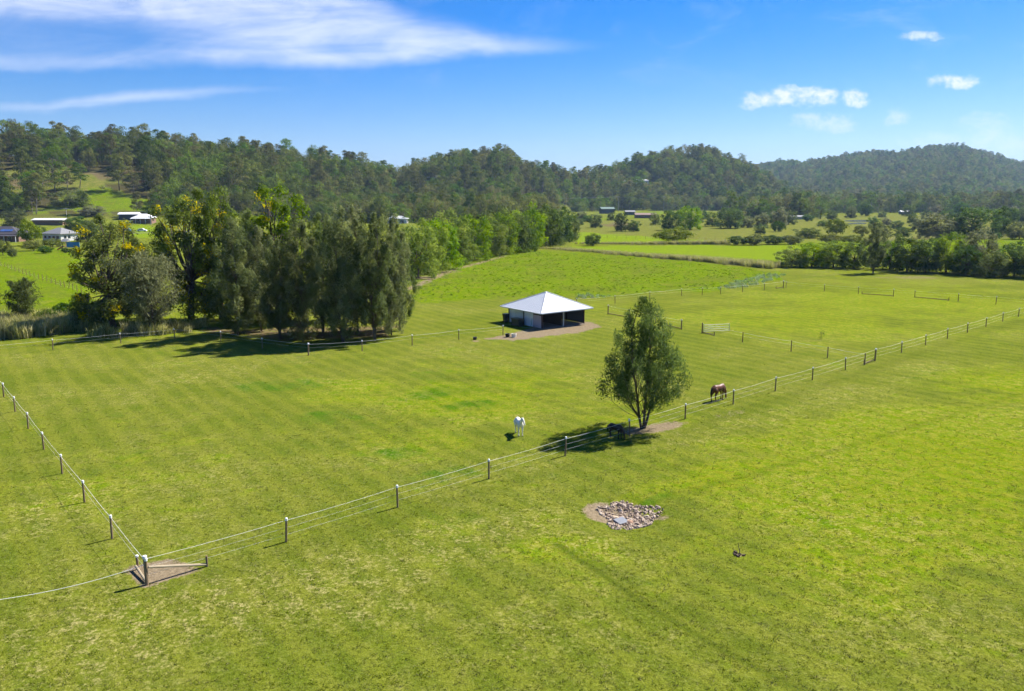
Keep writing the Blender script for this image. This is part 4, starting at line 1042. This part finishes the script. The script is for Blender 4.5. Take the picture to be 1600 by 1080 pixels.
# ------------------------------------------------------------------ scattered growth (instanced)
protos = bpy.data.collections.new('proto')
def proto_mesh(name, me):
    o = bpy.data.objects.new(name, me); return o
def scatter(name, label, pts, scl, protos_, cat=None, rotmax=6.283, tilt=0.0, seed=0):
    """one uncountable mass: points carrying instanced growth"""
    me = bpy.data.meshes.new(name); n = len(pts)
    me.vertices.add(n); me.vertices.foreach_set('co', np.asarray(pts, dtype=np.float32).ravel())
    rg = np.random.default_rng(seed)
    a = me.attributes.new('s', 'FLOAT_VECTOR', 'POINT'); a.data.foreach_set('vector', np.asarray(scl, dtype=np.float32).ravel())
    r = np.stack([rg.normal(size=n) * tilt, rg.normal(size=n) * tilt, rg.uniform(0, rotmax, n)], -1)
    a = me.attributes.new('r', 'FLOAT_VECTOR', 'POINT'); a.data.foreach_set('vector', r.astype(np.float32).ravel())
    a = me.attributes.new('k', 'INT', 'POINT'); a.data.foreach_set('value', rg.integers(0, len(protos_), n).astype(np.int32))
    col = bpy.data.collections.new(name + '_kinds')
    for i, q in enumerate(protos_):
        ob = bpy.data.objects.new('%s_%02d' % (name, i), q); col.objects.link(ob)
    ng = bpy.data.node_groups.new(name + '_scatter', 'GeometryNodeTree')
    ng.interface.new_socket('Geometry', in_out='INPUT', socket_type='NodeSocketGeometry')
    ng.interface.new_socket('Geometry', in_out='OUTPUT', socket_type='NodeSocketGeometry')
    N = ng.nodes; L = ng.links
    gi = N.new('NodeGroupInput'); go = N.new('NodeGroupOutput')
    ci = N.new('GeometryNodeCollectionInfo'); ci.inputs['Collection'].default_value = col
    ci.inputs['Separate Children'].default_value = True; ci.inputs['Reset Children'].default_value = True
    ip = N.new('GeometryNodeInstanceOnPoints'); ip.inputs['Pick Instance'].default_value = True
    def at(nm, ty):
        q = N.new('GeometryNodeInputNamedAttribute'); q.data_type = ty; q.inputs['Name'].default_value = nm; return q.outputs['Attribute']
    L.new(gi.outputs[0], ip.inputs['Points']); L.new(ci.outputs[0], ip.inputs['Instance'])
    L.new(at('k', 'INT'), ip.inputs['Instance Index']); L.new(at('r', 'FLOAT_VECTOR'), ip.inputs['Rotation']); L.new(at('s', 'FLOAT_VECTOR'), ip.inputs['Scale'])
    L.new(ip.outputs[0], go.inputs[0])
    o = link(name, me); md = o.modifiers.new('scatter', 'NODES'); md.node_group = ng
    return tag(o, label, cat, kind='stuff')
def tuft(name, seed, n, hh, sp, mat, wdt, curve_=.5):
    """a clump of upright bent blades"""
    rg = np.random.default_rng(seed); V = []; Fq = []; var = []
    for i in range(n):
        a = rg.uniform(0, 6.283); r = sp * rg.uniform(0, 1) ** .5; b = np.array([math.cos(a) * r, math.sin(a) * r, -.02])
        a2 = rg.uniform(0, 6.283); d = np.array([math.cos(a2), math.sin(a2), 0]); s_ = np.array([-d[1], d[0], 0]) * wdt * rg.uniform(.7, 1.3)
        H_ = hh * rg.uniform(.55, 1.1); k = rg.uniform(.2, 1) * curve_ * H_
        m1 = b + np.array([0, 0, H_ * .6]) + d * k * .35; t = b + np.array([0, 0, H_]) + d * k
        j = len(V); V += [b - s_, b + s_, m1 + s_ * .8, m1 - s_ * .8, t]; Fq += [(j, j + 1, j + 2, j + 3), (j + 3, j + 2, j + 4, j + 4)]
        v = rg.uniform(0, 1); var += [v, v]
    me = bpy.data.meshes.new(name); me.from_pydata([tuple(v) for v in V], [], [f if f[2] != f[3] else f[:3] for f in Fq]); me.materials.append(mat)
    at = me.attributes.new('var', 'FLOAT', 'FACE'); at.data.foreach_set('value', np.array(var, dtype=np.float32)); return me
def fill(px_poly, n, seed, jitter=None, f=G):
    p = poly(px_poly, f); xs = [q[0] for q in p]; ys = [q[1] for q in p]; rg = np.random.default_rng(seed)
    out = np.zeros((0, 2))
    while len(out) < n:
        q = rg.uniform((min(xs), min(ys)), (max(xs), max(ys)), (n * 2, 2)); out = np.concatenate([out, q[inpoly(q[:, 0], q[:, 1], p)]])
    return out[:n]
def lift(q, dz=0): return np.concatenate([q, (Hgt(q[:, 0], q[:, 1]) + dz)[:, None]], 1)
def rs(n, a, b, seed, ax=None):
    s = np.random.default_rng(seed).uniform(a, b, n); return np.stack([s, s, s * (1 if ax is None else ax)], -1)

def along(px_pts, n, wid, seed):
    rg = np.random.default_rng(seed); P_ = np.array([tuple(G(*q)[:2]) for q in px_pts]); d = np.linalg.norm(np.diff(P_, axis=0), axis=1); c = np.concatenate([[0], np.cumsum(d)])
    t = rg.uniform(0, c[-1], n); i = np.clip(np.searchsorted(c, t) - 1, 0, len(d) - 1); u = ((t - c[i]) / d[i])[:, None]
    return P_[i] + (P_[i + 1] - P_[i]) * u + rg.normal(size=(n, 2)) * wid
reed = [tuft('reed', 200 + i, 46, 1.5, .55, L_reed, .035, .7) for i in range(3)]
weed = [tuft('weed', 210 + i, 26, .24, .36, L_tuft, .06, 1.9) for i in range(3)]
silver = [tuft('silver', 215 + i, 34, .7, .6, L_silver, .07, .8) for i in range(2)]
grass = [tuft('grass', 220 + i, 16, .042, .17, L_grass, .010, 2.8) for i in range(5)]
q = fill([(-60, 512), (0, 505), (60, 502), (150, 508), (148, 516), (90, 522), (30, 530), (-60, 536)], 700, 1)
scatter('reeds', 'pale reeds and long grass below the shrubs at the left edge', lift(q), rs(len(q), .7, 1.5, 1), reed, 'reeds', tilt=.15)
q = along([(838, 388), (880, 390), (960, 397), (1040, 404), (1100, 408), (1160, 414), (1212, 419)], 700, 1.3, 2)
scatter('long_grass', 'rank brownish long grass along the drain between the green fields', lift(q), rs(len(q), .45, 1.3, 2), reed, 'grass', tilt=.2)
q = np.concatenate([along([(900, 381), (1000, 382), (1140, 382)], 350, .8, 3), along([(1350, 380), (1480, 371), (1600, 366)], 300, 3, 4), along([(150, 525), (260, 522), (300, 512)], 90, .8, 5)])
scatter('verge_grass', 'long grass verge along the far field fences', lift(q), rs(len(q), .5, 1.3, 3), reed, 'grass', tilt=.2)
q = fill([(646, 468), (642, 444), (690, 424), (760, 405), (830, 394), (960, 400), (1090, 412), (1205, 425), (1215, 432), (1130, 450), (950, 461)], 4200, 6)
nn = wob(q[:, 0], q[:, 1], .25, 9); q = q[nn + np.random.default_rng(1).normal(size=len(q)) * .45 > -.1]
scatter('weeds', 'bright green weedy growth over the rough field behind the shed', lift(q), rs(len(q), .25, .8, 4), weed, 'weeds', tilt=.15)
q = np.concatenate([fill([(1120, 452), (1150, 440), (1200, 428), (1228, 429), (1215, 436), (1160, 450)], 150, 7), along([(905, 465), (940, 462)], 25, 1.2, 8)])
scatter('silver_weeds', 'patch of silvery pale weeds at the far fence corner', lift(q), rs(len(q), .3, .75, 5), silver, 'weeds', tilt=.1)
rg = np.random.default_rng(12)
yy = rg.uniform(24, 95, 90000); keep = rg.uniform(size=len(yy)) < np.clip(1.05 - yy / 95, 0, 1)
yy = yy[keep]; xx = rg.uniform(-.72, .72, len(yy)) * yy
q = np.stack([xx, yy], -1)
bare = ((q[:, 0] - PITC[0]) / 2.0) ** 2 + ((q[:, 1] - PITC[1]) / 2.2) ** 2 < 1
bare |= ((q[:, 0] - TREE0.x - 1) / 4) ** 2 + ((q[:, 1] - TREE0.y) / 2) ** 2 < 1
tri = poly([(204, 888), (228, 915), (304, 891), (262, 876)], G); bare |= inpoly(q[:, 0], q[:, 1], tri)
q = q[~bare]
scatter('grass', 'short pasture grass covering the near paddock', lift(q), rs(len(q), .5, 1.5, 6), grass, 'grass', tilt=.2)

# ------------------------------------------------------------------ forest on the hills
def forest():
    rg = np.random.default_rng(77)
    P_ = []
    for (D0, D1, sp) in [(380, 1500, 10.0), (1500, 3000, 13.5)]:
        nx = int(2 * D1 * .74 / sp); ny = int((D1 - D0) / sp)
        X, Y = np.meshgrid(np.linspace(-.74 * D1, .74 * D1, nx), np.linspace(D0, D1, ny))
        X = X + rg.uniform(-.48, .48, X.shape) * sp; Y = Y + rg.uniform(-.48, .48, X.shape) * sp
        P_.append(np.stack([X.ravel(), Y.ravel()], -1))
    q = np.concatenate(P_); x, y = q[:, 0], q[:, 1]
    z = Hgt(x, y)
    uu = x / y
    k = (z > 4.5) | ((y > 860 + 60 * wob(x, y, .012, 51)) & (uu > .30)) | ((y > 1000) & (uu > .06)) | ((y > 540) & (uu > -.20) & (uu < .055)) | ((y > 560) & (uu > -.40) & (uu <= -.20))
    k |= (wob(x, y, .018, 52) > .24) & (y > 640) & (uu > .08) & ~((uu > .09) & (uu < .20) & (y < 950))
    k &= np.abs(x) < .72 * y
    for p in Z_lush + Z_dry[1:] + Z_clear[-2:]: k &= ~inpoly(x, y, p)
    # only slopes turned to the valley, and a little beyond each crest
    eps = 25.0; r = np.hypot(x, y); zf = Hgt(x * (1 + eps / r), y * (1 + eps / r)); zb = Hgt(x * (1 - 2 * eps / r), y * (1 - 2 * eps / r))
    k &= (zf > z - 2.2) | (zb < z + 2.5)
    k &= rg.uniform(size=len(x)) < np.where(y < 800, .88, .97)
    # thin the open left hillside
    lh = (x / y < -.46) & (y < 650)
    k &= ~(lh & (rg.uniform(size=len(x)) < .5))
    q = q[k]; z = z[k]; x, y = q[:, 0], q[:, 1]
    sc_ = np.clip(.62 + .5 * rg.uniform(size=len(q)) ** 1.3 + .14 * wob(q[:, 0], q[:, 1], .02, 41), .55, 1.25) * np.where(y > 1500, .95, 1) * np.where((z < 6) & (y < 1500), .82, 1)
    tall = rg.uniform(.85, 1.25, len(q))
    # pixel position of the top, to find the ones that show largest and are not behind the grove
    px = 800 + F * x / y; pyt = YH - F * (z + 22 * sc_ - HC) / y
    size = sc_ * 25 / y
    hid = ((px > 120) & (px < 640) & (pyt > 318)) | ((px >= 640) & (px < 900) & (pyt > 322)) | (px < -10) | (px > 1610) | (pyt > 335)
    size = np.where(hid, 0, size)
    order = np.argsort(-size)[:300]
    names = ['gum0', 'gum1', 'gum2', 'gum3', 'gum4', 'wood0', 'wood1', 'wood2', 'wood3', 'wood4']
    kinds = rg.integers(0, 10, len(q)); kinds = np.where((rg.uniform(size=len(q)) < .4) & (kinds < 5), kinds + 5, kinds); kinds = np.where((z < 7) & (kinds < 5), kinds + 5, kinds)
    for i in order:
        if px[i] < 250: lab, grp = 'tall gum tree on the open left hillside forest', 'gums on the left hill'
        elif px[i] < 660: lab, grp = 'forest gum tree on the ridge above the grove', 'gums on the ridge above the grove'
        elif px[i] < 900: lab, grp = 'forest tree on the middle hill above the green tree line', 'trees on the middle hill'
        elif px[i] < 1200: lab, grp = 'forest tree on the slopes of the twin-topped knoll', 'trees on the twin-topped knoll'
        else: lab, grp = 'valley tree at the foot of the far right hill', 'trees at the foot of the right hill'
        kk = names[kinds[i]] if px[i] > 250 else names[kinds[i] % 5]
        p = PROTO[kk]
        e = empty('gum_tree', (x[i], y[i], z[i]), rg.uniform(0, 6.28), (sc_[i], sc_[i], sc_[i] * tall[i]))
        for nm, me in p['parts']: link(nm, me, e)
        tag(e, lab, 'tree', grp)
    rest = np.ones(len(q), bool); rest[order] = False
    meshes = []
    for kk in names:
        bm = bmesh.new()
        me = bpy.data.meshes.new('forest_' + kk)
        tr, cr = PROTO[kk]['parts'][0][1], PROTO[kk]['parts'][1][1]
        bm.from_mesh(cr); nf = len(bm.faces); bm.from_mesh(tr); bm.faces.ensure_lookup_table()
        for f in bm.faces[nf:]: f.material_index = 1
        bm.to_mesh(me); bm.free(); me.materials.append(cr.materials[0]); me.materials.append(tr.materials[0]); meshes.append(me)
    s3 = np.stack([sc_, sc_, sc_ * tall], -1)
    scatter('forest', 'continuous forest covering the hills behind the valley', np.concatenate([q, z[:, None]], 1)[rest], s3[rest], meshes, 'forest', seed=5)
    print('forest trees', len(q))
forest()

# ------------------------------------------------------------------ houses, poles and other far things
glass = plain('window_glass', (.03, .04, .05), .15, spec=.6)
WALLC = dict(white=plain('white_wall', (.62, .61, .58), .7, amt=.1), cream=plain('cream_wall', (.50, .45, .36), .8, amt=.12), brick=plain('brick_wall', (.22, .13, .09), .85, nscale=8, amt=.3), dark=plain('dark_wall', (.07, .08, .09), .7))
ROOFC = dict(grey=plain('grey_roof', (.20, .20, .20), .6, amt=.15), dark=plain('dark_roof', (.055, .05, .055), .6, amt=.2), white=plain('white_roof', (.62, .62, .62), .45, amt=.1), brown=plain('brown_roof', (.20, .13, .10), .7, amt=.25), green=plain('green_roof', (.10, .16, .13), .6))
def house(name, label, p, rz, w_, d_, wh, rh, wall, roof, hip=True, wins=3, extras=(), ov=.6, cat='house'):
    e = empty(name, p, rz); tag(e, label, cat)
    MB().box((-w_/2, -d_/2, -1), (w_/2, d_/2, wh)).build('wall', WALLC[wall], e)
    x, y = w_/2 + ov, d_/2 + ov; i = max(0.0, x - y) if hip else x
    m = MB()
    vs = [(-x, -y, wh), (x, -y, wh), (x, y, wh), (-x, y, wh), (-i, 0, wh + rh), (i, 0, wh + rh), (-x, -y, wh - .2), (x, -y, wh - .2), (x, y, wh - .2), (-x, y, wh - .2)]
    m.add(vs, [(0, 1, 5, 4), (1, 2, 5), (2, 3, 4, 5), (3, 0, 4), (0, 6, 7, 1), (1, 7, 8, 2), (2, 8, 9, 3), (3, 9, 6, 0), (6, 9, 8, 7)])
    rf = m.build('roof', ROOFC[roof], e)
    for k in range(wins):
        u = -w_/2 + w_ * (k + .7) / (wins + .4)
        f = MB().box((u - .75, -d_/2 - .05, 1.0), (u + .75, -d_/2 + .02, 2.2)).build('window', WALLC['white'], e)
        MB().box((u - .66, -d_/2 - .08, 1.08), (u + .66, -d_/2 - .052, 2.12)).build('pane', glass, f)
        MB().box((w_/2 - .02, -d_/4 + k * 1.9 - .6, 1.0), (w_/2 + .05, -d_/4 + k * 1.9 + .6, 2.2)).build('window', glass, e) if k < 2 else None
    if wins:
        dr = MB().box((w_ * .30 - .5, -d_/2 - .06, 0), (w_ * .30 + .5, -d_/2 + .02, 2.1)).build('door', plain('house_door', (.12, .08, .06), .6), e)
    if 'solar' in extras:
        sl_ = math.atan2(rh, y)
        for k in range(3):
            pn = MB().box((-.75, -.5, 0), (.75, .5, .05)).build('solar_panel', plain('solar_panel', (.05, .10, .26), .12, spec=.8), e, loc=(x * .15 + k * 1.6, -y * .55, wh + rh * .45 + .15))
            pn.rotation_euler = (sl_, 0, 0); pn.scale = (1, 1.7, 1)
    if 'verandah' in extras:
        MB().add([(-x, -y - 2.4, wh - .55), (x, -y - 2.4, wh - .55), (x, -y + .3, wh - .12), (-x, -y + .3, wh - .12), (-x, -y - 2.4, wh - .65), (x, -y - 2.4, wh - .65), (x, -y + .3, wh - .22), (-x, -y + .3, wh - .22)],
                 [(0, 1, 2, 3), (4, 7, 6, 5), (0, 4, 5, 1), (1, 5, 6, 2), (3, 7, 4, 0)]).build('verandah_roof', ROOFC[roof], e)
        for k in range(5):
            u = -x + .3 + (2 * x - .6) * k / 4
            MB().box((u - .09, -y - 2.3, -1), (u + .09, -y - 2.1, wh - .6)).build('verandah_post', WALLC['white'], e)
    return e
def hp(px, py): p = GT(px, py); return p
house('house', 'dark hip-roofed house with solar panels at the left picture edge', hp(8, 377), .05, 17, 11, 3.0, 3.0, 'brick', 'dark', extras=('solar', 'verandah'))
house('house', 'white-walled house with grey hip roof near the left edge', hp(95, 376), -.35, 10, 8.2, 3.0, 2.3, 'white', 'grey', wins=4, extras=())
house('long_shed', 'long white-roofed shed behind the left houses', hp(80, 351), .04, 17, 8, 2.6, .9, 'brick', 'white', hip=False, wins=0, cat='shed')
house('house', 'small house with pale hip roof below the hillside lawn', hp(226, 348), .1, 11, 8, 3.2, 2.2, 'brick', 'white', wins=2, extras=('verandah',))
house('shed', 'blue-grey shed left of the small pale-roofed house', hp(203, 343), .1, 11, 6, 3.2, 1.2, 'dark', 'white', hip=False, wins=0, cat='shed')
house('house', 'white-roofed house glimpsed over the right end of the grove', hp(622, 349), 0, 13, 8, 3.2, 1.8, 'white', 'white', wins=2)
house('house', 'white house on the slope above the green tree line', GT(836, 315), .2, 15, 10, 3.5, 3.0, 'white', 'white', wins=3)
house('house', 'left one of two pale houses on the knoll clearing', GT(976, 289), .1, 13, 9, 4, 2.5, 'white', 'grey', wins=3)
house('house', 'right one of two pale houses on the knoll clearing', GT(1002, 288), .0, 20, 9, 4, 2.0, 'white', 'white', wins=4)
house('house', 'white villa high on the middle hill between trees', GT(680, 287), .0, 18, 10, 6, 2.5, 'white', 'white', wins=4)
house('shed', 'dark green gabled farm shed in the middle distance', hp(948, 334), .2, 14, 9, 5.0, 2.0, 'dark', 'green', hip=False, wins=0, cat='shed')
house('farm_shed', 'low long brown farm shed between the round trees', hp(1008, 341), -.02, 17, 8, 2.8, 1.6, 'brick', 'brown', hip=False, wins=3, cat='shed')
house('shed', 'small blue-grey shed just left of the brown farm shed', hp(984, 336), .0, 9, 7, 3, 1.5, 'dark', 'grey', hip=False, wins=0, cat='shed')
house('house', 'grey gabled house right of the twin round trees', hp(1172, 330), .3, 20, 12, 4.5, 4.5, 'cream', 'dark', hip=False, wins=3)
house('house', 'long grey-roofed house at the foot of the far hill', hp(1198, 333), .0, 24, 11, 3.2, 3.5, 'brick', 'grey', wins=4)
house('long_shed', 'long low pale-roofed shed by the brownish tree', hp(1250, 343), .0, 15, 6, 2.2, 1.0, 'cream', 'grey', hip=False, wins=0, cat='shed')
house('shed', 'small white shed on the far pasture near the forest foot', hp(1295, 332), .0, 8, 5, 2.8, 1.3, 'white', 'white', hip=False, wins=1, cat='shed')
house('shed', 'small white-roofed shed alone on the far pasture', hp(1412, 335), .1, 8, 5, 2.6, 1.2, 'dark', 'white', hip=False, wins=0, cat='shed')
house('house', 'far white-roofed house at the right in the valley', GT(1567, 318), .0, 17, 9, 4, 2.0, 'cream', 'white', wins=3)
house('house', 'tiny white house on the far valley floor', GT(1500, 322), .0, 12, 8, 4, 2.0, 'white', 'white', wins=2)
# play tower with blue slide fence by the grey-roofed house
p = hp(104, 392); e = empty('play_tower', p, -.1); tag(e, 'childrens play tower with blue panel and red slide on the left lawn', 'play tower')
for sx in (-.8, .8):
    for sy in (-.8, .8): MB().box((sx - .07, sy - .07, -.2), (sx + .07, sy + .07, 3.2)).build('post', timber_post, e)
MB().box((-.9, -.9, 1.3), (.9, .9, 1.42)).build('platform', timber_post, e)
MB().add([(-1.1, -1.1, 3.1), (1.1, -1.1, 3.1), (1.1, 1.1, 3.1), (-1.1, 1.1, 3.1), (-1.1, 0, 3.9), (1.1, 0, 3.9)], [(0, 1, 5, 4), (1, 2, 5), (2, 3, 4, 5), (3, 0, 4), (0, 3, 2, 1)]).build('roof', ROOFC['grey'], e)
MB().box((.9, -1.0, 1.2), (5.4, -.9, 2.9)).build('blue_panel', plain('blue_panel', (.05, .22, .46), .5, amt=.2), e)
for k in range(4): MB().box((1.2 + k * 1.35, -.98, -.2), (1.3 + k * 1.35, -.88, 1.2)).build('post', timber_post, e)
MB().add([(-.9, -.5, 1.4), (-.9, .2, 1.4), (-3.0, .2, .2), (-3.0, -.5, .2), (-.9, -.5, 1.7), (-.9, .2, 1.7), (-3.0, .2, .5), (-3.0, -.5, .5)], [(0, 1, 2, 3), (0, 3, 7, 4), (1, 5, 6, 2), (0, 4, 5, 1)]).build('slide', plain('red_slide', (.45, .05, .08), .4), e)
MB().box((-2.6, -1.3, 1.5), (-.9, -1.2, 2.5)).build('yellow_panel', plain('yellow_panel', (.55, .36, .04), .5), e)
# parked vehicles on the far left road
def vehicle(name, label, p, rz, L_, W_, H_, mat, cat):
    e = empty(name, p, rz); tag(e, label, cat)
    m = MB(); pr = [(-.5, .18), (-.5, .55), (-.36, .60), (-.26, .97), (.12, 1.0), (.28, .62), (.48, .52), (.5, .18)]
    n = len(pr); vs = [(a * L_, -W_/2, b * H_) for a, b in pr] + [(a * L_, W_/2, b * H_) for a, b in pr]
    m.add(vs, [tuple(range(n))[::-1], tuple(range(n, 2 * n))] + [(i, (i + 1) % n, (i + 1) % n + n, i + n) for i in range(n)]); m.build('body', mat, e)
    for sy in (-1, 1): MB().add([(-.30*L_, sy*(W_/2+.012), .64*H_), (.22*L_, sy*(W_/2+.012), .64*H_), (.11*L_, sy*(W_/2+.012), .93*H_), (-.24*L_, sy*(W_/2+.012), .93*H_)], [(0, 1, 2, 3)]).build('side_window', glass, e)
    for sx in (-.31, .33):
        for sy in (-1, 1): MB().tube([(sx*L_, sy*(W_/2-.2), .33), (sx*L_, sy*(W_/2+.03), .33)], .33, 14).build('wheel', plain('rubber', (.02, .02, .02), .8), e)
vehicle('parked_car', 'white car parked by the road behind the flowering trees', hp(222, 362), .1, 4.8, 1.85, 1.6, plain('white_car_paint', (.75, .76, .78), .25), 'car')
vehicle('parked_car', 'bright blue vehicle seen over the leftmost grove tree', hp(197, 362), .1, 5.0, 1.9, 2.4, plain('blue_car_paint', (.03, .22, .60), .3), 'car')
# road strip
ra = [GT(*q) for q in [(150, 366), (205, 365), (260, 363), (320, 361)]]
m = MB(); vs = []
for p in ra: vs += [(p.x, p.y - 2.5, p.z + .06), (p.x, p.y + 2.5, p.z + .06)]
m.add(vs, [(2*i, 2*i+2, 2*i+3, 2*i+1) for i in range(3)]); tag(m.build('road', plain('asphalt', (.16, .155, .15), .9)), kind='structure')
# ponds
def pond(pxs):
    pts = [G(*q) for q in pxs]; c = sum(pts, Vector()) / len(pts); n = len(pts)
    sm = []
    for i in range(n):
        a, b = pts[i], pts[(i + 1) % n]
        for k in range(4): sm.append(a.lerp(b, k / 4))
    sm = [(sm[i - 1] + sm[i] * 2 + sm[(i + 1) % len(sm)]) / 4 for i in range(len(sm))]
    m = MB().add([(p.x, p.y, h(p.x, p.y) + .12) for p in sm], [tuple(range(len(sm)))])
    mt = plain('pond_water', (.25, .30, .36), .04, amt=.05, spec=.9)
    tag(m.build('pond_water', mt), kind='structure')
pond([(1316, 345.2), (1340, 343.8), (1368, 345.2), (1358, 346.8), (1330, 346.5)])
pond([(1322, 349.8), (1340, 347.9), (1356, 348.8), (1350, 350.4), (1330, 350.6)])
# power poles and their line
def pole(label, p, H_):
    e = empty('power_pole', p); tag(e, label, 'power pole')
    MB().tube([(0, 0, -1), (0, 0, H_)], [.24, .17], 8).build('pole', plain('grey_pole', (.30, .28, .26), .85), e)
    MB().box((-1.4, -.08, H_ - .9), (1.4, .08, H_ - .7)).build('crossarm', plain('grey_pole', (.30, .28, .26), .85), e)
    for u in (-1.2, -.4, .4, 1.2): MB().tube([(u, 0, H_ - .7), (u, 0, H_ - .42)], .08, 6).build('insulator', cap_white, e)
    return Vector(p) + Vector((0, 0, H_ - .42))
def wires(label, tops):
    e = empty('power_line', tops[0]); tag(e, label, 'power line')
    for u in (-1.2, 1.2):
        P_ = []
        for a, b in zip(tops[:-1], tops[1:]):
            for k in range(10):
                s = k / 10; q = a.lerp(b, s); q.z -= 4 * 1.6 * s * (1 - s); q.x += u; P_.append(q - tops[0])
        P_.append(tops[-1] + Vector((u, 0, 0)) - tops[0])
        MB().tube(P_, .05, 4).build('wire', plain('wire_grey', (.3, .3, .3), .5), e)
tA = [pole('power pole %s' % s, GT(x, y), H_) for s, x, y, H_ in [('left of the long white shed', -60, 352, 9), ('above the long white shed on the left', 105, 350, 9.5), ('beside the small pale-roofed house', 236, 352, 9)]]
wires('power line strung above the left houses', tA)
tB = [pole('power pole %s' % s, GT(x, y), H_) for s, x, y, H_ in [('above the middle of the grove', 563, 338, 14), ('above the green tree line', 718, 334, 16), ('above the dark green farm shed', 966, 331, 18), ('right of the low brown farm shed', 1037, 331, 18)]]
wires('power line along the foot of the middle hills', tB)
# little dry sapling in the paddock
p = on(1283, 529); e = empty('dry_sapling', p); tag(e, 'small thin sapling on a bare spot in the back paddock', 'sapling')
MB().tube([(0, 0, -.05), (.02, 0, .6), (.06, 0, 1.15)], [.02, .015, .006], 5).build('stem', bark, e)
rg = np.random.default_rng(4); c = rg.normal(size=(90, 3)) * np.array([.22, .22, .26]) + np.array([0, 0, .55])
link('leaves', leaves('leaves', c, rg.normal(size=(90, 3)), rg.uniform(.12, .26, 90), rg.uniform(.04, .08, 90), rg.uniform(0, 1, 90), L_olive, rg), e)

# ------------------------------------------------------------------ the hazy air
hz = bpy.data.materials.new('haze'); hz.use_nodes = True; t = NT(hz.node_tree)
pv = t.n('ShaderNodeVolumePrincipled', {'Color': (.45, .68, 1.0), 'Density': 0.00007, 'Anisotropy': .2})
t.L.new(pv.outputs[0], t.n('ShaderNodeOutputMaterial').inputs['Volume'])
tag(MB().box((-13000, -800, -3), (13000, 14000, 460)).build('haze', hz), 'thin blue haze in the air over the whole valley', kind='stuff')
